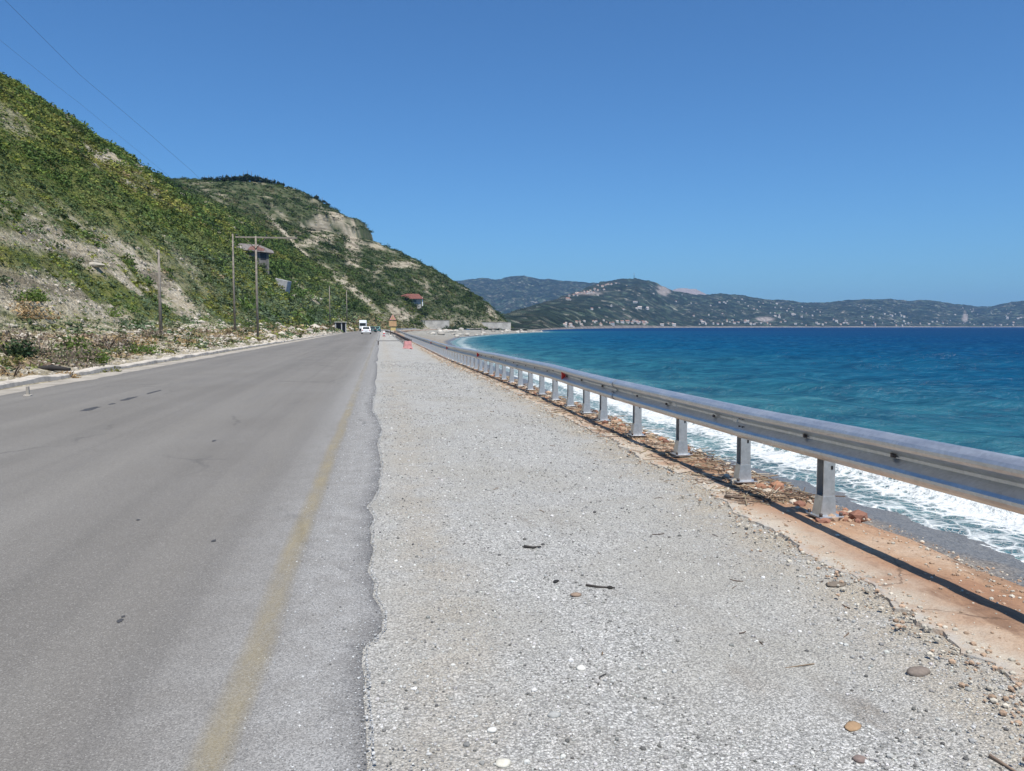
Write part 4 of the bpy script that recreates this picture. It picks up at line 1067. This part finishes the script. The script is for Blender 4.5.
def retaining(px0, px1, py_top, py_bot, label):
    a = None
    for Yt in np.linspace(330, 590, 261):
        x = at((px0 + px1) / 2, 325, Yt)[0]
        if x < float(off(Yt)) - 8.9: a = Yt; break
    a = a or 450
    L = (px1 - px0) * a / 769; hgt = (py_bot - py_top) * a / 769
    z0 = at(px0, py_bot, a)[2]
    c = at((px0 + px1) / 2, 325, a)
    r = empty('retaining_wall', (c[0], c[1] - 1, min(z0, 0)), .0, label, 'wall')
    M = MB(); M.box((0, 0, hgt / 2), (L, .8, hgt), None, .05); M.build('wall', m_wallc, r)
    MB().box((0, -.05, hgt + .12), (L * 1.01, 1.0, .25), None, .04).build('coping', m_gutter, r)
    for k in range(4):
        x = -L / 2 + (k + .7) * L / 4.4; MB().box((x, -.43, hgt * .48), (.5, .12, hgt * .94)).build('buttress', m_wallc, r)
retaining(417, 449, 319.5, 328, 'shorter pale concrete wall at the foot of the headland')
retaining(469, 511, 322.5, 329.5, 'longer pale concrete wall by the tip of the headland')
b_ = at(340.5, 327, 190); 
hb = empty('roadside_hut', (b_[0], 190, ground_z(b_[0], 190) - .1), .1, 'dark open hut with grey posts beside the road before the far bend', 'hut')
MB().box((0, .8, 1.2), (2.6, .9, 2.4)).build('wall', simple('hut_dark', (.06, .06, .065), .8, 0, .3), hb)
MB().box((0, .1, 2.5), (3.0, 2.8, .16), None, .02).build('roof', m_wallc, hb)
for x in (-1.2, .2, 1.2): MB().box((x, -1.0, 1.2), (.22, .2, 2.5)).build('post', simple('hut_grey', (.42, .42, .43), .8) if x < 0 else bpy.data.materials['hut_grey'], hb)

# ------------------------------------------------------------------ trees, bushes, rocks
def foliage(name, n, size, leaf, cols, parent, seed, flat=.8, cz=0, lumps=7):
    r = np.random.RandomState(seed); V = []; C = []
    cen = r.randn(lumps, 3) * np.array([.45, .45, .3]) * size; cen[:, 2] = np.abs(cen[:, 2]) * flat
    for i in range(n):
        c0 = cen[r.randint(lumps)]; d = r.randn(3); d /= np.linalg.norm(d)
        c = c0 + d * size * .5 * r.rand() ** .4; c[2] = max(c[2] * flat, .02 * size) + cz
        nm = d + r.randn(3) * .7; nm /= np.linalg.norm(nm); a = np.cross(nm, r.randn(3)); a /= np.linalg.norm(a); b_ = np.cross(nm, a)
        sa = leaf * (.6 + .8 * r.rand()); sb = sa * (.35 + .3 * r.rand())
        V += [c + a * sa, c + b_ * sb, c - a * sa, c - b_ * sb]
        cc = np.array(cols[r.randint(len(cols))]) * (.7 + .6 * r.rand()); C += [cc] * 4
    return np_mesh(name, V, np.arange(len(V)).reshape(-1, 4), [m_leaf], False, {'tint': np.array(C)}, parent)
def bush(px, py, r_, cols, label, seed, n=420, group=None, leaf=.07, flat=.75, cat='bush', at_=None):
    P = hit_hill(px, py) if at_ is None else np.array([at_[0], at_[1], float(hill_z(at_[0], at_[1]))])
    b_ = empty('bush', P - np.array([0, 0, .05]), random.random() * 6, label, cat, group)
    foliage('foliage', n, r_, leaf, cols, b_, seed, flat)
    M = MB()
    for k in range(5):
        a = random.random() * 6.28; M.tube([(0, 0, -.1), (r_ * .3 * math.cos(a), r_ * .3 * math.sin(a), r_ * .35), (r_ * .6 * math.cos(a), r_ * .6 * math.sin(a), r_ * .65)], [.02, .014, .006], 5)
    M.build('stems', m_bark, b_)
    return b_
PUR = [(.24, .185, .145), (.29, .225, .165), (.19, .15, .12), (.15, .15, .08)]; DGR = [(.025, .05, .022), (.035, .065, .028), (.05, .075, .03)]
GRN = [(.11, .17, .035), (.15, .20, .045), (.08, .13, .03)]; YEL = [(.20, .19, .06), (.15, .16, .05), (.11, .12, .04)]; DRY = [(.38, .25, .12), (.30, .21, .11), (.44, .33, .18)]
bush(38, 357, 1.5, PUR, 'wide greyish purple dry bush with dark base beside the road', 1, 1500, leaf=.055)
bush(12, 357, .9, DGR, 'dark green bush at the left edge under the purple dry bush', 2, 900, leaf=.06)
bush(64, 365, .75, PUR, 'small greyish dry bush right of the wide purple one', 3, 700, leaf=.045)
bush(70, 350, 1.0, GRN, 'bright green bush behind the small greyish dry bush', 4, 900, leaf=.06)
bush(88, 362, .75, GRN, 'bright green bush nearest the kerb in the green strip', 5, 700, leaf=.055)
bush(103, 371, .40, YEL, 'little yellow green tuft touching the kerb', 6, 350, leaf=.045)
bush(12, 376, .6, DRY, 'orange dry grass tuft at the left edge above the kerb', 7, 520, leaf=.05)
bush(3, 366, .5, YEL, 'yellowish tuft above the orange dry grass at the left edge', 8, 420, leaf=.05)
bush(68, 376, .35, DRY, 'small pinkish dry tuft on the rubble just above the kerb', 9, 300, leaf=.04)
bush(108, 348, 1.1, PUR, 'tall greyish brown dry bush right of the green strip', 10, 900, leaf=.06)
bush(136, 353, .9, GRN, 'low green bush on the pale rubble right of the brown bushes', 11, 700, leaf=.06)
bush(128, 344, 1.0, DRY, 'orange brown dry bush behind the low green bush', 12, 700, leaf=.06)
bush(150, 338, 1.0, PUR, 'grey brown dry bush at the foot of the nearest pole', 13, 700, leaf=.06)
bush(188, 343, .7, DRY, 'thin straw coloured tuft right of the nearest pole', 14, 400, leaf=.06)
bush(25, 318, 1.8, DRY, 'broad rusty orange dry bush on the slope at far left', 15, 1000, leaf=.08)
bush(22, 300, 1.5, GRN, 'round green bush above the rusty orange dry bush', 16, 900, leaf=.08)
bush(112, 316, 1.4, GRN, 'lone green bush amid pale scree left of the nearest pole', 17, 900, leaf=.08)
for o_, n_, yo, r_, lf, lb, g_, m_ in ((rh, (-3.0, -1.2, .6, 2.4, 4.2, 5.8), -3.3, 1.75, .2, 'dense green bush growing against the ruined house', 'bushes round the ruined house', DGR + GRN[:1]),
                                   (fh, (-5.5, -2.5, .5, 3.5, 6.5, 9.0), -4.6, 2.7, .36, 'dark bush growing in front of the red roofed house', 'bushes before the red roofed house', DGR)):
    for k, dx in enumerate(n_):
        bush(0, 0, r_ * random.uniform(.85, 1.2), m_, lb, 40 + k + int(r_ * 10), 420, g_, lf, 1.0, 'bush', (o_.location.x + dx, o_.location.y + yo + random.uniform(-.5, .5)))
# dark dry log on the rubble
P = hit_hill(52, 371); lg = MB(); lg.tube([(-.5, .1, .06), (0, 0, .1), (.55, -.12, .05)], [.07, .09, .05], 8); o = lg.build('log', simple('charred_wood', (.03, .027, .025), .9)); o.location = P; tag(o, 'short black log on the rubble below the purple bush', 'log')
# ridge trees
for i, (px, hpx) in enumerate([(205, 5), (209, 6), (214, 6), (218, 6), (223, 7), (227, 7), (232, 7), (236, 8), (240, 8), (244, 10), (248, 11), (252, 10), (256, 8), (260, 8), (264, 7), (268, 7), (273, 6), (278, 6), (284, 5), (317, 6), (322, 6), (327, 5)]):
    Yt = 560.0; best = None
    ang = (at(px, 200, 1.0)[0])
    Yc = np.linspace(300, 700, 300); xs = at(px, 200, 1.0)[0] * Yc
    zc = hill_z(xs, Yc); k = int(np.argmax((zc - CH) / Yc)); Yt = Yc[k]; P = (xs[k], Yc[k], zc[k])
    hh = hpx * Yt / 769 * 1.15
    t = empty('pine_tree', (P[0], P[1], P[2] - .3), 0, 'small dark pine in the row along the far hill crest', 'tree', 'dark pines along the hill crest')
    M = MB(); M.tube([(0, 0, 0), (.1, 0, hh * .5), (.05, .1, hh * .85)], [.25, .18, .06], 7); M.build('trunk', m_bark, t)
    foliage('crown', 260, hh * .46, hh * .11, [(.014, .028, .014), (.02, .036, .018), (.03, .045, .02)], t, 300 + i, 1.0, hh * .16, 7)
# green bushes by the walls
for i, (px, Yt, r_) in enumerate([(446, 425, 2.6), (452, 430, 3.2), (457, 440, 3.0), (462, 450, 2.2), (486, 505, 2.2), (500, 535, 2.0), (508, 548, 2.4), (440, 424, 1.8)]):
    P = at(px, 328, Yt); z = max(-1.2, float(np.clip(SEA + .11 * (shore(Yt) - P[0]), -3, -.3)))
    b_ = empty('bush', (P[0], P[1], z - .2), 0, 'dense dark green bush on the shore below the far walls', 'bush', 'green bushes below the far walls')
    foliage('foliage', 260, r_, .4, DGR, b_, 400 + i, .9); M = MB(); M.tube([(0, 0, 0), (0, .1, r_ * .8)], [.12, .05], 6); M.build('stems', m_bark, b_)
# boulders
for i in range(46):
    Yt = random.uniform(300, 590); o_ = float(off(Yt)); sh = float(shore(Yt))
    x = o_ + 5 + (sh - o_ - 4) * random.random() ** .8; z = float(np.clip(SEA + .11 * (sh - x), -3.2, -.3)); r_ = random.uniform(.6, 1.8)
    V, Fc = stone_proto(500 + i, 1); o = np_mesh('boulder', V * r_, Fc, [m_stone], False, {'tint': np.repeat(np.array([[.46, .43, .38]]) * random.uniform(.6, 1.15), len(V), 0)})
    o.location = (x, Yt, z + r_ * .2); o.rotation_euler.z = random.random() * 6; tag(o, 'pale boulder on the rocky shore below the headland', 'boulder', 'pale boulders along the far shore')
for (px, py, r_, lb) in [(93, 265, .8, 'flat white rock slab on the scree left of the nearest pole'), (315, 299, 2.0, 'white rock on the green slope left of the distant poles'), (10, 326, .28, 'pale boulder under the rusty bush at far left'), (196, 322, .5, 'pale boulder on the scree between the nearest and slender poles')]:
    P = hit_hill(px, py); V, Fc = stone_proto(int(px) + 900, 1); o = np_mesh('boulder', V * r_ * np.array([1.4, 1, .7]), Fc, [m_stone], False, {'tint': np.repeat(np.array([[.40, .37, .31]]), len(V), 0)})
    o.location = P; tag(o, lb, 'boulder')

# ------------------------------------------------------------------ far coast
FS = np.array([(470, 700), (505, 720), (540, 800), (560, 1100), (600, 1600), (650, 2100), (700, 2500), (800, 2900), (900, 3200), (1024, 3500), (1250, 4000), (1500, 4600)], float)
FR = np.array([(470, 322, 900), (490, 317, 1050), (510, 313, 1250), (530, 307, 1700), (560, 298, 2400), (590, 287, 3000), (605, 281.5, 3300), (620, 278.5, 3400), (635, 277, 3450), (648, 279.5, 3450), (660, 286, 3500), (672, 291.5, 3600), (690, 294.5, 3700), (705, 295.5, 3800), (720, 294, 3900), (745, 296.5, 4000), (770, 299, 4100), (800, 301.5, 4200), (822, 302.5, 4250), (845, 300.5, 4300), (870, 299.5, 4350), (890, 299.5, 4350), (905, 301, 4400), (925, 300.5, 4400), (950, 304, 4450), (975, 306.5, 4500), (988, 307, 4500), (1005, 303.5, 4400), (1024, 301, 4300), (1060, 299, 4300), (1150, 303, 4500), (1300, 300, 5000), (1500, 310, 5500)], float)
def far_strip(name, ridge, shoreY, mat, barepx=(), rough=1.0, pxs=None, nr=110, seed=200):
    pxs = np.arange(ridge[0, 0], ridge[-1, 0] + .1, 1.5) if pxs is None else pxs
    tt_ = np.concatenate([np.linspace(-.03, .12, 22), np.linspace(.13, 1.02, nr), np.linspace(1.06, 1.5, 10)])
    Yr = np.interp(pxs, ridge[:, 0], ridge[:, 2]); yr = np.interp(pxs, ridge[:, 0], ridge[:, 1])
    Ysh = shoreY(pxs, Yr)
    Zr = np.array([at(a, b_, c)[2] for a, b_, c in zip(pxs, yr, Yr)]) - SEA
    kx = np.array([at(a, 327, 1.0)[0] for a in pxs])
    T, K = np.meshgrid(tt_, np.arange(len(pxs)), indexing='ij')
    Yg = Ysh[K] + (Yr[K] - Ysh[K]) * T; Xg = kx[K] * Yg
    sh_ = np.where(T < 0, T * 3, np.where(T <= 1, .04 * np.minimum(T / .02, 1) * .5 + .98 * np.clip(T, 0, 1) ** 1.15, 1 - 1.6 * (T - 1)))
    n = (1 - 2 * np.abs(2 * fbm(Xg / 380, Yg / 520, 5, seed) - 1)) * .6 + (fbm(Xg / 160, Yg / 200, 4, seed + 5) - .5) * .5 - .2
    env = np.clip(T, 0, 1) * np.clip(1.12 - T, .1, 1) * 2.2
    Zg = SEA + Zr[K] * (sh_ + .30 * rough * n * env * (T < 1.2))
    tree = (fbm(Xg / 22, Yg / 22, 2, seed + 9) - .5) * 9 * (T > .02)
    Zg = Zg + tree * np.minimum(1, T * 8).clip(0)
    P = np.stack([Xg, Yg, Zg], -1).reshape(-1, 3)
    px, py = project(P); b_ = np.zeros(len(P))
    for cx, cy, rx, ry in barepx:
        q = np.sqrt(((px - cx) / rx) ** 2 + ((py - cy) / ry) ** 2); b_ = np.maximum(b_, 1 - sstep(.5, 1.1, q + (fbm(P[:, 0] / 60, P[:, 1] / 60, 3, 77) - .5)))
    b_ = np.maximum(b_, .8 * (np.abs(T.ravel() - .004) < .012))
    o = np_mesh(name, P, grid_faces(*T.shape), [mat], True, {'bare': b_}); tag(o, kind='structure')
    def place(px_, t):
        i = np.clip(int(round((px_ - pxs[0]) / (pxs[1] - pxs[0]))), 0, len(pxs) - 1)
        j = int(np.argmin(np.abs(tt_ - t))); return np.array([Xg[j, i], Yg[j, i], Zg[j, i]])
    return place
m_far = mat_far()
place = far_strip('far_hills', FR, lambda p, Yr: np.minimum(np.interp(p, FS[:, 0], FS[:, 1]), Yr - 150), m_far, [(664, 291, 8, 6), (965, 318, 3, 6), (765, 319, 10, 3), (590, 293, 20, 2)])
FM = np.array([(430, 290, 5600), (450, 282, 5600), (462, 280.5, 5600), (470, 278.5, 5600), (482, 277.5, 5600), (495, 279.5, 5600), (505, 278, 5500), (522, 277, 5400), (540, 280, 5400), (556, 280, 5300), (575, 281.5, 5200), (595, 283, 5200), (620, 284, 5200), (650, 288, 5300)], float)
far_strip('far_mountains', FM, lambda p, Yr: Yr * 0 + 3800, m_far, [], 1.0, None, 80, 220)
FB = np.array([(640, 300, 6800), (664, 292, 6800), (676, 288.5, 6800), (686, 287.5, 6800), (696, 288.5, 6800), (703, 293, 6800), (715, 299, 6800), (730, 305, 6800)], float)
far_strip('bare_mountain', FB, lambda p, Yr: Yr * 0 + 5400, mat_far(True), [(686, 300, 70, 40)], .6, None, 60, 240)
# houses of the far villages
def far_house(wall, roofm, name):
    M = MB(); M.box((0, 0, 2.5), (10, 8, 9)); M.prism([(-4.6, 7.0), (4.6, 7.0), (0, 9.4)], -5.4, 5.4, 'x', 1)
    return M.build(name, [wall, roofm])
hw_ = simple('far_white_wall', (.50, .485, .455), .9, 0, .05); hb_ = simple('far_beige_wall', (.58, .49, .40), .9, 0, .1); hr_ = simple('far_tile_roof', (.36, .19, .13), .9, 0, .1)
hr2 = simple('far_pale_roof', (.55, .46, .40), .9, 0, .1)
protoH = [far_house(hw_, hr2, 'village_house'), far_house(hb_, hr_, 'village_house'), far_house(hw_, hr_, 'village_house')]
used = [False] * 3
def put_house(px, t, kind, label, group, sc):
    P = place(px, t); o = protoH[kind] if not used[kind] else protoH[kind].copy()
    if used[kind]: COL.objects.link(o)
    used[kind] = True
    o.location = P; o.rotation_euler.z = random.gauss(0, .5); o.scale = (sc * random.uniform(.8, 1.7), sc, sc * random.uniform(.8, 1.25))
    tag(o, label, 'house', group)
for i in range(105):
    px = random.choice([random.uniform(562, 660), random.uniform(660, 800), random.uniform(800, 1022)]); t = random.uniform(.015, .09) if px < 700 else random.uniform(.02, .16)
    put_house(px, t, random.choice([0, 0, 2, 1]), 'small pale house of the waterfront village across the bay', 'houses of the waterfront village', random.uniform(.5, .85) * (.5 if px < 610 else 1))
for i in range(42):
    px = random.gauss(592, 16); put_house(px, random.gauss(.80, .05), random.choice([1, 1, 2]), 'tiny beige house of the village high on the far slope', 'houses of the hillside village', random.uniform(.45, .75))
for i in range(92):
    px = 575 + 447 * random.random(); t = random.uniform(.12, .85)
    put_house(px, t, random.choice([0, 2, 0]), 'tiny white house scattered on the wooded far slope', 'houses scattered on the far slope', random.uniform(.38, .68))
for i in range(26):
    px = random.choice([random.gauss(783, 6), random.gauss(800, 9), random.gauss(640, 9), random.gauss(1008, 7), random.gauss(890, 14)]); t = random.uniform(.25, .5)
    put_house(px, t, 0, 'bright white house in a tight cluster on the far slope', 'white house clusters on the far slope', random.uniform(.6, .9))
P = place(633, 1.0); ms = empty('radio_mast', P, 0, 'thin lattice mast on the highest far hilltop', 'mast')
M = MB(); M.tube([(0, 0, -2), (0, 0, 26)], [1.3, .5], 4); M.build('tower', m_rust, ms); M = MB(); M.tube([(0, 0, 18), (0, -1.5, 18)], [1.2, 1.2], 10); M.build('dish', m_white, ms)
